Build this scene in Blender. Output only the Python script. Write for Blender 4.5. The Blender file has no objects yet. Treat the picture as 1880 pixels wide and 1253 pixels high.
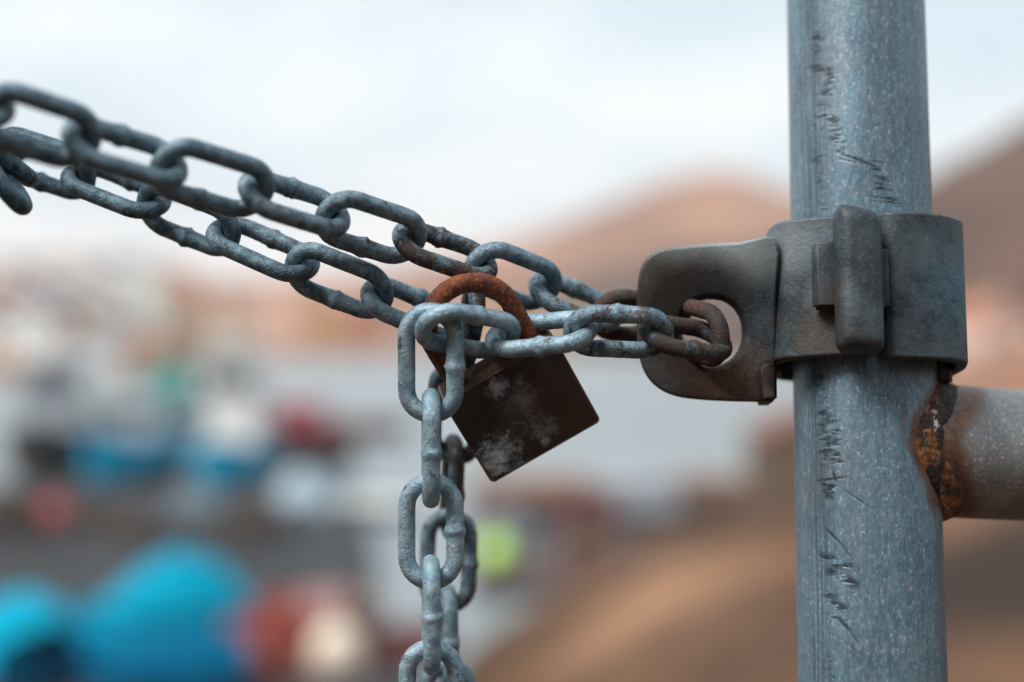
import bpy, bmesh, math, random
import numpy as np
from mathutils import Vector, Matrix, noise

# ------------------------------------------------------------------ camera
S = bpy.context.scene
FPX = 50.0 / 36.0 * 1880.0            # focal length in photo pixels
HOR = 590.0                            # horizon row of the photo
PITCH = math.atan((626.5 - HOR) / FPX)
CAM = Vector((0, 0, 7.0))
cd = bpy.data.cameras.new('camera'); cam = bpy.data.objects.new('camera', cd)
S.collection.objects.link(cam); S.camera = cam
cam.location = CAM
cam.rotation_euler = (math.pi / 2 - PITCH, 0, 0)
cd.lens = 50; cd.sensor_width = 36; cd.clip_start = 0.02; cd.clip_end = 9000
cd.dof.use_dof = True; cd.dof.focus_distance = 0.484
cd.dof.aperture_fstop = 2.9; cd.dof.aperture_blades = 0
CR = Matrix.Rotation(math.pi / 2 - PITCH, 3, 'X')

def P(px, py, d):                      # photo pixel at depth d (metres) -> world
    return CAM + CR @ Vector(((px - 940) / FPX * d, -(py - 626.5) / FPX * d, -d))
def DIR(x, up, toward):                # camera-aligned direction -> world
    return CR @ Vector((x, up, toward))
def ground(px, py, z=0.0):             # point on the level z seen at a pixel
    v = CR @ Vector(((px - 940) / FPX, -(py - 626.5) / FPX, -1))
    return CAM + v * ((z - CAM.z) / v.z)

# ------------------------------------------------------------------ world + sun
SUN_EL, SUN_AZ = math.radians(52), math.radians(232)   # azimuth from +Y clockwise: behind-left
w = bpy.data.worlds.new('World'); S.world = w; w.use_nodes = True
nt = w.node_tree; N = nt.nodes; N.clear(); K = nt.links
out = N.new('ShaderNodeOutputWorld'); bg = N.new('ShaderNodeBackground')
sky = N.new('ShaderNodeTexSky'); sky.sky_type = 'NISHITA'; sky.sun_disc = False
sky.sun_elevation = SUN_EL; sky.sun_rotation = SUN_AZ; sky.dust_density = 2.0
tc = N.new('ShaderNodeTexCoord'); mp = N.new('ShaderNodeMapping'); mp.inputs['Scale'].default_value = (2.2, 2.2, 5.0)
mp.inputs['Location'].default_value = (0.35, 0.3, 0.7)
ns = N.new('ShaderNodeTexNoise'); ns.inputs['Scale'].default_value = 1.6; ns.inputs['Detail'].default_value = 4
cr = N.new('ShaderNodeValToRGB'); cr.color_ramp.elements[0].position = 0.40; cr.color_ramp.elements[1].position = 0.66
cr.color_ramp.elements[0].color = (6.6, 7.8, 8.5, 1); cr.color_ramp.elements[1].color = (9.7, 9.9, 9.9, 1)
mx = N.new('ShaderNodeMix'); mx.data_type = 'RGBA'; mx.inputs[0].default_value = 0.9
K.new(tc.outputs['Generated'], mp.inputs['Vector']); K.new(mp.outputs[0], ns.inputs['Vector'])
K.new(ns.outputs['Fac'], cr.inputs['Fac'])
K.new(sky.outputs[0], mx.inputs[6]); K.new(cr.outputs[0], mx.inputs[7]); K.new(mx.outputs[2], bg.inputs['Color'])
bg.inputs['Strength'].default_value = 0.1; K.new(bg.outputs[0], out.inputs['Surface'])
sd = bpy.data.lights.new('sun', 'SUN'); sun = bpy.data.objects.new('sun', sd); S.collection.objects.link(sun)
sd.energy = 3.4; sd.angle = math.radians(24); sd.color = (1, 0.95, 0.9)
sv = Vector((math.sin(SUN_AZ) * math.cos(SUN_EL), math.cos(SUN_AZ) * math.cos(SUN_EL), math.sin(SUN_EL)))
sun.rotation_euler = sv.to_track_quat('Z', 'Y').to_euler()
sun.location = (0, 0, 40)
S.view_settings.view_transform = 'Standard'; S.view_settings.look = 'None'
S.view_settings.exposure = 0.22; S.view_settings.gamma = 1.0
S.cycles.use_denoising = True
S.cycles.max_bounces = 8; S.cycles.volume_bounces = 4

# ------------------------------------------------------------------ helpers
def link(o): S.collection.objects.link(o); return o
def tag(o, label=None, cat=None, group=None, kind=None):
    if label: o['label'] = label
    if cat: o['category'] = cat
    if group: o['group'] = group
    if kind: o['kind'] = kind
    return o
def empty(name, loc, rz=0.0):
    o = bpy.data.objects.new(name, None); o.location = loc; o.rotation_euler = (0, 0, rz); o.empty_display_size = 0.1
    return link(o)
def mesh_obj(name, verts, faces, mat, parent=None, smooth=False, world=False):
    me = bpy.data.meshes.new(name); me.from_pydata([tuple(v) for v in verts], [], faces); me.update()
    if smooth: me.polygons.foreach_set('use_smooth', [True] * len(me.polygons))
    o = bpy.data.objects.new(name, me); link(o)
    if mat: me.materials.append(mat)
    if parent: o.parent = parent
    return o
def bm_obj(name, bm, mat, parent=None, smooth=False):
    me = bpy.data.meshes.new(name); bmesh.ops.recalc_face_normals(bm, faces=bm.faces[:]); bm.to_mesh(me); bm.free()
    if smooth: me.polygons.foreach_set('use_smooth', [True] * len(me.polygons))
    o = bpy.data.objects.new(name, me); link(o)
    if mat: me.materials.append(mat)
    if parent: o.parent = parent
    return o
def bx(bm, c, s, bev=0.0, rot=None):
    r = bmesh.ops.create_cube(bm, size=1.0); vs = r['verts']
    for v in vs: v.co = Vector((v.co.x * s[0], v.co.y * s[1], v.co.z * s[2]))
    if bev > 0:
        es = list({e for v in vs for e in v.link_edges})
        rb = bmesh.ops.bevel(bm, geom=es, offset=bev, segments=2, affect='EDGES', profile=0.5)
        vs = list({v for f in rb['faces'] for v in f.verts} | {v for v in vs if v.is_valid})
    for v in vs:
        if rot: v.co = rot @ v.co
        v.co += Vector(c)
    return vs
def cyl(bm, a, b, r1, r2=None, seg=12):
    a = Vector(a); b = Vector(b); r2 = r1 if r2 is None else r2
    q = (b - a).to_track_quat('Z', 'Y').to_matrix()
    A = [bm.verts.new(a + q @ Vector((math.cos(t) * r1, math.sin(t) * r1, 0))) for t in [2 * math.pi * i / seg for i in range(seg)]]
    B = [bm.verts.new(b + q @ Vector((math.cos(t) * r2, math.sin(t) * r2, 0))) for t in [2 * math.pi * i / seg for i in range(seg)]]
    for i in range(seg): bm.faces.new((A[i], A[(i + 1) % seg], B[(i + 1) % seg], B[i]))
    bm.faces.new(A[::-1]); bm.faces.new(B)
def ball(bm, c, r, sc=(1, 1, 1), sub=2):
    rr = bmesh.ops.create_icosphere(bm, subdivisions=sub, radius=r)
    for v in rr['verts']: v.co = Vector((v.co.x * sc[0], v.co.y * sc[1], v.co.z * sc[2])) + Vector(c)
    return rr['verts']
def prism(bm, pts2, y0, y1, ax='y'):       # outline in XZ extruded along y
    A = [bm.verts.new((p[0], y0, p[1])) for p in pts2]; B = [bm.verts.new((p[0], y1, p[1])) for p in pts2]
    n = len(pts2)
    for i in range(n): bm.faces.new((A[i], A[(i + 1) % n], B[(i + 1) % n], B[i]))
    bm.faces.new(A[::-1]); bm.faces.new(B)

class Mat:                                  # tiny node-graph helper
    def __init__(s, name, rough=0.6, metal=0.0, spec=0.5):
        s.m = bpy.data.materials.new(name); s.m.use_nodes = True
        s.t = s.m.node_tree; s.n = s.t.nodes; s.k = s.t.links
        s.b = s.n['Principled BSDF']; s.b.inputs['Roughness'].default_value = rough
        s.b.inputs['Metallic'].default_value = metal; s.b.inputs['Specular IOR Level'].default_value = spec
        s.tc = s.n.new('ShaderNodeTexCoord')
    def lk(s, a, b): s.k.new(a, b)
    def map(s, scale=(1, 1, 1), loc=(0, 0, 0), rot=(0, 0, 0)):
        m = s.n.new('ShaderNodeMapping'); m.inputs['Scale'].default_value = scale; m.inputs['Location'].default_value = loc
        m.inputs['Rotation'].default_value = rot
        s.lk(s.tc.outputs['Object'], m.inputs['Vector']); return m.outputs[0]
    def noise(s, vec, scale, detail=4, rough=0.5, dist=0.0):
        n = s.n.new('ShaderNodeTexNoise'); n.inputs['Scale'].default_value = scale; n.inputs['Detail'].default_value = detail
        n.inputs['Roughness'].default_value = rough; n.inputs['Distortion'].default_value = dist
        s.lk(vec, n.inputs['Vector']); return n.outputs['Fac']
    def voro(s, vec, scale, out='Distance', feat='F1'):
        n = s.n.new('ShaderNodeTexVoronoi'); n.feature = feat; n.inputs['Scale'].default_value = scale
        s.lk(vec, n.inputs['Vector']); return n.outputs[out]
    def ramp(s, fac, a, b, ca=(0, 0, 0), cb=(1, 1, 1)):
        r = s.n.new('ShaderNodeValToRGB'); e = r.color_ramp.elements
        e[0].position = a; e[1].position = b; e[0].color = (*ca, 1); e[1].color = (*cb, 1)
        s.lk(fac, r.inputs['Fac']); return r.outputs['Color']
    def mix(s, fac, a, b, mode='MIX'):
        m = s.n.new('ShaderNodeMix'); m.data_type = 'RGBA'; m.blend_type = mode
        for i, v in ((0, fac), (6, a), (7, b)):
            if isinstance(v, (int, float)): m.inputs[i].default_value = v
            elif isinstance(v, tuple): m.inputs[i].default_value = (*v, 1)
            else: s.lk(v, m.inputs[i])
        return m.outputs[2]
    def math(s, op, a, b=None, clamp=False):
        m = s.n.new('ShaderNodeMath'); m.operation = op; m.use_clamp = clamp
        for i, v in ((0, a), (1, b)):
            if v is None: continue
            if isinstance(v, (int, float)): m.inputs[i].default_value = v
            else: s.lk(v, m.inputs[i])
        return m.outputs[0]
    def attr(s, name, kind='GEOMETRY'):
        a = s.n.new('ShaderNodeAttribute'); a.attribute_name = name; a.attribute_type = kind; return a.outputs['Fac']
    def blob(s, c, r, soft, nz=None, amp=0.0, sc=(1, 1, 1)):   # 1 inside a stain centred at c (object space)
        vm = s.n.new('ShaderNodeVectorMath'); vm.operation = 'DISTANCE'
        mo = s.map(sc); s.lk(mo, vm.inputs[0]); vm.inputs[1].default_value = tuple(c[i] * sc[i] for i in range(3))
        d = vm.outputs['Value']
        if nz is not None: d = s.math('ADD', d, s.math('MULTIPLY', s.math('SUBTRACT', nz, 0.5), amp))
        mr = s.n.new('ShaderNodeMapRange'); s.lk(d, mr.inputs['Value'])
        mr.inputs['From Min'].default_value = r; mr.inputs['From Max'].default_value = max(r - soft, -1)
        mr.inputs['To Min'].default_value = 0; mr.inputs['To Max'].default_value = 1
        return mr.outputs[0]
    def col(s, c):
        if isinstance(c, tuple): s.b.inputs['Base Color'].default_value = (*c, 1)
        else: s.lk(c, s.b.inputs['Base Color'])
    def bump(s, h, dist=0.0005, st=1.0):
        b = s.n.new('ShaderNodeBump'); b.inputs['Distance'].default_value = dist; b.inputs['Strength'].default_value = st
        s.lk(h, b.inputs['Height']); s.lk(b.outputs[0], s.b.inputs['Normal'])

# ------------------------------------------------------------------ foreground materials
def mat_chain():
    m = Mat('galvanised chain', 0.6, 0.45)
    v = m.map()
    n1 = m.noise(v, 260, 6, 0.65); n2 = m.noise(v, 1400, 4, 0.6); n3 = m.noise(v, 90, 3)
    tone = m.attr('tone', 'OBJECT'); rust = m.attr('rust', 'OBJECT')
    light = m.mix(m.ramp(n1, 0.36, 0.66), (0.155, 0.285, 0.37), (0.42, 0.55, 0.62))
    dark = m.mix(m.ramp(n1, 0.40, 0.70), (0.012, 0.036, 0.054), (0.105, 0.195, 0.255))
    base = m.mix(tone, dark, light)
    speck = m.ramp(n2, 0.60, 0.68)
    base = m.mix(m.math('MULTIPLY', speck, 0.45), base, (0.62, 0.68, 0.70))
    pit = m.ramp(m.noise(v, 900, 3, 0.6), 0.30, 0.40, (1, 1, 1), (0, 0, 0))
    base = m.mix(m.math('MULTIPLY', pit, 0.75), base, (0.045, 0.055, 0.065))
    # rust: threshold falls where the link is rusty
    rn = m.noise(m.map(loc=(0.3, 0.7, 0.1)), 150, 9, 0.80)
    th = m.math('SUBTRACT', 0.665, m.math('MULTIPLY', rust, 0.40))
    rm = m.math('MULTIPLY', m.math('SUBTRACT', rn, th), 14.0, True)
    rc = m.mix(m.ramp(n2, 0.35, 0.65), (0.030, 0.015, 0.011), (0.15, 0.070, 0.040))
    rc = m.mix(m.ramp(n3, 0.4, 0.6), rc, (0.045, 0.032, 0.026))
    base = m.mix(m.math('MULTIPLY', rm, 0.90), base, rc)
    m.col(base)
    m.lk(m.math('MULTIPLY_ADD', rm, 0.2), m.b.inputs['Roughness'])
    rr = m.n[-1]
    rr.inputs[1].default_value = 0.28; rr.inputs[2].default_value = 0.46
    h = m.math('ADD', m.math('MULTIPLY', n1, 0.35), m.math('MULTIPLY', n2, 0.5))
    m.bump(h, 0.0009, 0.9)
    return m.m
def mat_rust():
    m = Mat('rusted shackle', 0.75, 0.1)
    v = m.map(); n1 = m.noise(v, 160, 6, 0.65); n2 = m.noise(v, 700, 5, 0.7); n3 = m.noise(m.map(loc=(1, 2, 3)), 330, 5, 0.7)
    c = m.mix(m.ramp(n1, 0.38, 0.62), (0.075, 0.018, 0.012), (0.23, 0.060, 0.018))
    c = m.mix(m.ramp(n2, 0.55, 0.66), c, (0.42, 0.13, 0.025))
    c = m.mix(m.ramp(n3, 0.56, 0.64), c, (0.018, 0.010, 0.012))
    m.col(c); m.bump(m.math('ADD', n2, n3), 0.0006, 0.9); return m.m
def mat_lock():
    m = Mat('tarnished padlock', 0.5, 0.12)
    v = m.map(); n1 = m.noise(v, 130, 6, 0.6); n2 = m.noise(v, 420, 6, 0.7, 0.6); n3 = m.noise(v, 60, 3)
    c = m.mix(m.ramp(n3, 0.35, 0.7), (0.016, 0.017, 0.018), (0.060, 0.050, 0.046))
    # local: x right, z up, front face at -y ; brown wash low on the right, pale corrosion blooms
    brown = m.blob((0.014, -0.0075, -0.016), 0.022, 0.020, n1, 0.010)
    c = m.mix(m.math('MULTIPLY', brown, 0.55), c, (0.085, 0.043, 0.024))
    tot = None
    for (x, z, r, st, sx) in ((-0.0145, -0.0100, 0.0085, 1.0, 1.0), (-0.0120, -0.0150, 0.0050, .7, 1), (-0.0030, 0.0125, 0.0048, 0.5, 1.2), (0.0010, 0.0045, 0.0075, 0.16, 1.0),
                              (0.0035, -0.0095, 0.0060, 0.22, 1.0), (0.0050, 0.0115, 0.0030, 0.25, 1.0), (0.0020, -0.0140, 0.0022, 0.5, 1.0)):
        b = m.math('MULTIPLY', m.blob((x, -0.0075, z), r, r * 0.75, n2, r * 2.6), st)
        tot = b if tot is None else m.math('MAXIMUM', tot, b)
    tot = m.math('MULTIPLY', tot, m.ramp(n1, 0.32, 0.50))
    c = m.mix(tot, c, m.mix(m.ramp(n1, 0.42, 0.58), (0.26, 0.42, 0.54), (0.80, 0.82, 0.83)))
    sx = m.n.new('ShaderNodeSeparateXYZ'); m.lk(v, sx.inputs[0])
    ed = m.math('MAXIMUM', m.math('SUBTRACT', m.math('ABSOLUTE', sx.outputs['X']), 0.0221), m.math('SUBTRACT', m.math('ABSOLUTE', sx.outputs['Z']), 0.0184))
    ed = m.math('ADD', ed, m.math('MULTIPLY', n1, 0.0032))
    ed = m.math('MULTIPLY', m.math('ADD', ed, -0.0004), 900.0, True)
    c = m.mix(m.math('MULTIPLY', ed, 0.6), c, (0.20, 0.115, 0.07))
    m.col(c); m.bump(n2, 0.0002, 0.6); return m.m
def mat_locktop():
    m = Mat('worn brass padlock top', 0.85, 0.0, 0.2)
    v = m.map(); n1 = m.noise(v, 300, 6, 0.7)
    m.col(m.mix(m.ramp(n1, 0.38, 0.62), (0.02, 0.012, 0.010), (0.13, 0.065, 0.036))); m.bump(n1, 0.0003, 0.6); return m.m
def mat_cast():
    m = Mat('dark galvanised casting', 0.55, 0.35)
    v = m.map(); n1 = m.noise(v, 60, 7, 0.7); n2 = m.noise(v, 900, 3, 0.6); n3 = m.noise(m.map(loc=(3, 1, 2)), 30, 5, 0.65)
    c = m.mix(m.ramp(n1, 0.38, 0.66), (0.015, 0.024, 0.031), (0.080, 0.105, 0.122))
    c = m.mix(m.math('MULTIPLY', m.ramp(n2, 0.58, 0.70), 0.22), c, (0.25, 0.29, 0.31))
    c = m.mix(m.ramp(n3, 0.5, 0.68), c, (0.062, 0.047, 0.038))
    # bluish bare zinc on the right half, grime round the chain hole, rust wash beneath it
    zinc = m.blob((0.030, -0.028, 0.0), 0.024, 0.018, n1, 0.014)
    c = m.mix(m.math('MULTIPLY', zinc, 0.8), c, m.mix(m.ramp(n1, 0.4, 0.65), (0.024, 0.070, 0.105), (0.11, 0.21, 0.27)))
    pale = m.blob((-0.050, -0.010, 0.0145), 0.021, 0.018, n1, 0.018, (.6, .3, 1.3))
    c = m.mix(m.math('MULTIPLY', pale, 0.6), c, (0.42, 0.46, 0.48))
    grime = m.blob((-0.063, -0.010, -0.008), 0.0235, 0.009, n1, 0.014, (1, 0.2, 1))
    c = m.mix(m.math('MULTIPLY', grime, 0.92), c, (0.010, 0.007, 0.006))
    rust = m.blob((-0.050, -0.010, -0.031), 0.017, 0.014, n1, 0.014, (0.8, 0.2, 1.1))
    c = m.mix(m.math('MULTIPLY', rust, 0.7), c, m.mix(m.ramp(n2, 0.4, 0.6), (0.10, 0.052, 0.028), (0.20, 0.10, 0.05)))
    foot = m.blob((-0.034, -0.006, -0.031), 0.0080, 0.003, n1, 0.003, (1, .15, 1)); c = m.mix(foot, c, (0.012, 0.009, 0.008))  # black blob painted over the foot to stand in for its shade
    m.col(c); m.bump(m.math('ADD', m.math('MULTIPLY', n3, 1.6), m.math('MULTIPLY', n2, 0.30)), 0.0007, 0.7); return m.m
def mat_pipe(name, rail=False):
    m = Mat(name, 0.42, 0.25)
    v = m.map()
    n1 = m.noise(m.map((1, 1, 0.7)), 42, 6, 0.65); n2 = m.noise(m.map((1, 1, 0.75), rot=(0, 0.5, 0)), 900, 4, 0.65)
    fl = m.voro(m.map((1, 1, 0.45), rot=(0, 0.5, 0.2)), 950, 'Color')
    fl = m.math('MULTIPLY', fl, 1.0)
    n3 = m.noise(m.map(loc=(5, 5, 5)), 18, 4, 0.6)
    if rail:
        c = m.mix(m.ramp(n1, 0.36, 0.64), (0.24, 0.215, 0.20), (0.62, 0.59, 0.56))
        c = m.mix(m.math('MULTIPLY', m.ramp(n3, 0.45, 0.65), .6), c, (0.26, 0.33, 0.37))
    else:
        c = m.mix(m.ramp(n1, 0.34, 0.66), (0.032, 0.125, 0.200), (0.25, 0.455, 0.60))
        vs_ = m.noise(m.map((1, 1, 0.07)), 150, 5, 0.65); c = m.mix(m.math('MULTIPLY', m.ramp(vs_, 0.45, 0.65), 0.45), c, (0.42, 0.58, 0.68)); c = m.mix(m.math('MULTIPLY', m.ramp(vs_, 0.50, 0.36), 0.5), c, (0.04, 0.11, 0.17))
        c = m.mix(m.math('MULTIPLY', m.ramp(n3, 0.56, 0.72), 0.5), c, (0.30, 0.26, 0.24))
    c = m.mix(m.math('MULTIPLY', m.ramp(fl, 0.35, 0.75), 0.35 if rail else 0.75), c, m.mix(0.5, c, (0.46, 0.55, 0.60)))
    c = m.mix(m.math('MULTIPLY', m.ramp(n2, 0.58, 0.72), 0.10 if rail else 0.22), c, (0.55, 0.64, 0.70))
    c = m.mix(m.math('MULTIPLY', m.ramp(n2, 0.40, 0.32), 0.6), c, (0.06, 0.09, 0.11))
    if not rail:
        st = m.noise(m.map((1, 1, 0.02)), 900, 4, 0.7)
        seam = m.attr('seam')
        c = m.mix(m.math('MULTIPLY', m.math('MULTIPLY', seam, m.ramp(st, 0.40, 0.62)), 0.85), c, (0.045, 0.065, 0.080))
        sc = m.attr('scratch')
        hs = m.noise(m.map((0.22, 0.22, 1.0)), 620, 2, 0.5)
        sc = m.math('MAXIMUM', sc, m.math('MULTIPLY', m.attr('hatch'), m.ramp(hs, 0.43, 0.51)))
        c = m.mix(m.math('MULTIPLY', sc, 0.95), c, (0.014, 0.024, 0.034))
    ru = m.attr('rust')
    n4 = m.noise(v, 240, 7, 0.7)
    rr = m.math('MULTIPLY', m.math('SUBTRACT', m.math('ADD', ru, m.math('MULTIPLY', m.math('SUBTRACT', n4, 0.5), 0.7)), 0.42), 3.2, True)
    rc = m.mix(m.ramp(n4, 0.38, 0.62), (0.026, 0.011, 0.007), (0.17, 0.070, 0.030))
    c = m.mix(m.math('MULTIPLY', rr, 0.93), c, rc)
    m.col(c)
    h = m.math('ADD', m.math('MULTIPLY', n2, 0.5), m.math('MULTIPLY', fl, 0.35))
    if not rail: h = m.math('SUBTRACT', h, m.math('MULTIPLY', sc, 0.5))
    m.bump(h, 0.00045, 0.7)
    return m.m
def mat_weld():
    m = Mat('rusted weld', 0.7, 0.1)
    v = m.map((1, 1, .45)); n1 = m.noise(v, 170, 6, 0.65); n2 = m.noise(v, 520, 6, 0.7); n3 = m.noise(m.map(loc=(2, 0, 1)), 95, 5, 0.7)
    c = m.mix(m.ramp(n1, 0.44, 0.56), (0.018, 0.008, 0.005), (0.22, 0.085, 0.024))
    c = m.mix(m.ramp(n2, 0.58, 0.70), c, (0.50, 0.24, 0.07)); c = m.mix(m.ramp(m.noise(m.map((1, 1, .5), (4, 1, 2)), 75, 3), 0.52, 0.57), c, (0.018, 0.009, 0.007))
    c = m.mix(m.ramp(n3, 0.60, 0.66), c, (0.55, 0.50, 0.46))
    m.col(c); m.bump(m.math('ADD', n1, n2), 0.0010, 0.9); return m.m
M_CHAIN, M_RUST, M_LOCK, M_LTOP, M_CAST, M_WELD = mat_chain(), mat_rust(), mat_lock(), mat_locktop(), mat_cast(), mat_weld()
M_PIPE, M_RAIL = mat_pipe('galvanised post'), mat_pipe('galvanised rail', True)

# ------------------------------------------------------------------ terrain, water (the setting)
def sm(t): t = max(0.0, min(1.0, t)); return t * t * (3 - 2 * t)
def interp(tab, x): return float(np.interp(x, [a for a, b in tab], [b for a, b in tab]))
CREST = [(-3.2, -1.5), (-1.6, 2.2), (-0.3, 4.20), (1.1, 5.08), (2.15, 5.42), (4, 5.85), (12, 7.4), (40, 11)]
RIDGE = [(-900, 10), (-420, 20), (-324, 25), (-186, 30), (-83, 38), (-10, 52), (20, 60), (62, 78), (100, 95), (124, 102), (150, 100),
         (178, 86), (205, 80), (260, 96), (420, 130), (900, 160)]
RIGHT = [(-40, 0), (40, 2), (90, 14), (118, 42), (134, 56), (148, 63), (162, 71), (190, 80), (300, 105), (600, 110)]
def terrain(x, y):
    if y < 3: h = 5.75 + 7.5 * sm((-0.9 - y) / 9.0) + 10 * sm((-9 - y) / 50.0)  # unseen hillside behind the camera, added to cut the front sky fill
    else:
        u = x * 11.0 / max(y, 3.0)
        h = 5.75 + (interp(CREST, u) - 5.75) * sm((y - 3) / 5.5)
        if y > 12.5:
            k = sm((y - 12.5) / 9.0); h = h * (1 - k) + (-1.5) * k
    if x > 26 and y > 15: h = max(h, -1.5 + 6.5 * sm((x - 26 - y * 0.03) / 30.0))
    if y > 240:
        shore = -1.5 + 3.5 * sm((y - 285) / 25.0) + 14 * sm((y - 320) / 330.0)
        xs = x * 900.0 / y
        shore += max(0.0, interp(RIDGE, xs) - 16) * math.exp(-((y - 900) / 210.0) ** 2)
        h = max(h, shore)
    if y > 140 and x / y < -0.17: h = max(h, -1.5 + (4.0 + 10 * sm((y - 185) / 90.0)) * sm((y - 172) / 18.0) * sm((-x / y - 0.19) / 0.06))
    xr = x * 450.0 / max(y, 60)
    h = max(h, -1.5 + interp(RIGHT, xr) * math.exp(-((y - 450) / 150.0) ** 2))
    n = noise.fractal(Vector((x * 0.35, y * 0.35, 0)), 1.0, 2.0, 4)
    if 3 < y < 22: h += n * 0.16 * sm((y - 3) / 3)
    if y > 200: h += noise.fractal(Vector((x * 0.012, y * 0.012, 3)), 1.0, 2.0, 4) * 5.0 * sm((y - 330) / 200)
    return h
m = Mat('heath and dry earth', 0.95, 0, 0.2)
v = m.map(); n1 = m.noise(v, 0.22, 5, 0.6); n2 = m.noise(v, 2.0, 6, 0.6); n3 = m.noise(v, 0.012, 5, 0.55)
near = m.mix(m.ramp(n1, 0.42, 0.60), (0.045, 0.023, 0.014), (0.17, 0.086, 0.047))
near = m.mix(m.math('MULTIPLY', m.ramp(n2, 0.5, 0.7), 0.5), near, (0.20, 0.12, 0.07))
# dark heather in the hollow at the foot of the gate
hv = m.blob((2.6, 6.6, 5.7), 1.9, 1.1, n1, 0.7); near = m.mix(hv, near, (0.035, 0.022, 0.016))
lt = m.blob((1.0, 9.8, 5.0), 1.1, 1.0, n1, 0.4); near = m.mix(m.math('MULTIPLY', lt, 0.55), near, (0.42, 0.24, 0.145))  # paler tan painted in for the lit patch of the bank
far = m.mix(m.ramp(n3, 0.38, 0.62), (0.17, 0.078, 0.044), (0.35, 0.18, 0.11))
sep = m.n.new('ShaderNodeSeparateXYZ'); m.lk(v, sep.inputs[0])
c = m.mix(m.ramp(m.math('DIVIDE', sep.outputs['Y'], 100.0), 0.2, 1.0), near, far)
rh = m.blob((260, 430, 40), 330, 60, n3, 80); c = m.mix(m.math('MULTIPLY', rh, 0.85), c, m.mix(m.ramp(n3, 0.4, 0.6), (0.022, 0.011, 0.008), (0.058, 0.029, 0.020)))
m.col(c); m.bump(n2, 0.05, 0.6); M_EARTH = m.m
ys = [-60, -40, -25, -16] + list(np.linspace(-12, 24, 91)) + list(np.geomspace(26, 3600, 90))
us = sorted(set(list(np.linspace(-0.9, 0.9, 181)) + [-3.5, -2.5, -1.8, -1.3, -1.1, 1.1, 1.3, 1.8, 2.5, 3.5]))
V = []; F = []
for y in ys:
    for u in us:
        x = u * (max(y, 0) + 8.0) if abs(u) <= 1.1 else math.copysign(1.1 * (max(y, 0) + 8.0) + (abs(u) - 1.1) * 40.0, u)
        V.append((x, y, terrain(x, y)))
nu = len(us)
for j in range(len(ys) - 1):
    for i in range(nu - 1):
        a = j * nu + i; F.append((a, a + 1, a + nu + 1, a + nu))
tag(mesh_obj('ground', V, F, M_EARTH, smooth=True), kind='structure')
m = Mat('harbour water', 0.34, 0, 0.5)
m.col((0.20, 0.235, 0.25)); v = m.map((1, 0.5, 1)); m.bump(m.noise(v, 1.1, 4, 0.6), 0.03, 1.0); m.b.inputs['IOR'].default_value = 1.36
tag(mesh_obj('water', [(-3500, 12, 0), (3500, 12, 0), (3500, 3500, 0), (-3500, 3500, 0)], [(0, 1, 2, 3)], m.m), kind='structure')
def simple(name, c, rough=0.6, var=0.25, sc=1.5, metal=0.0):
    m = Mat(name, rough, metal); n = m.noise(m.map(), sc, 5, 0.6)
    m.col(m.mix(m.ramp(n, 0.35, 0.65), tuple(k * (1 - var) for k in c), tuple(min(1, k * (1 + var)) for k in c))); return m.m

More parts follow.
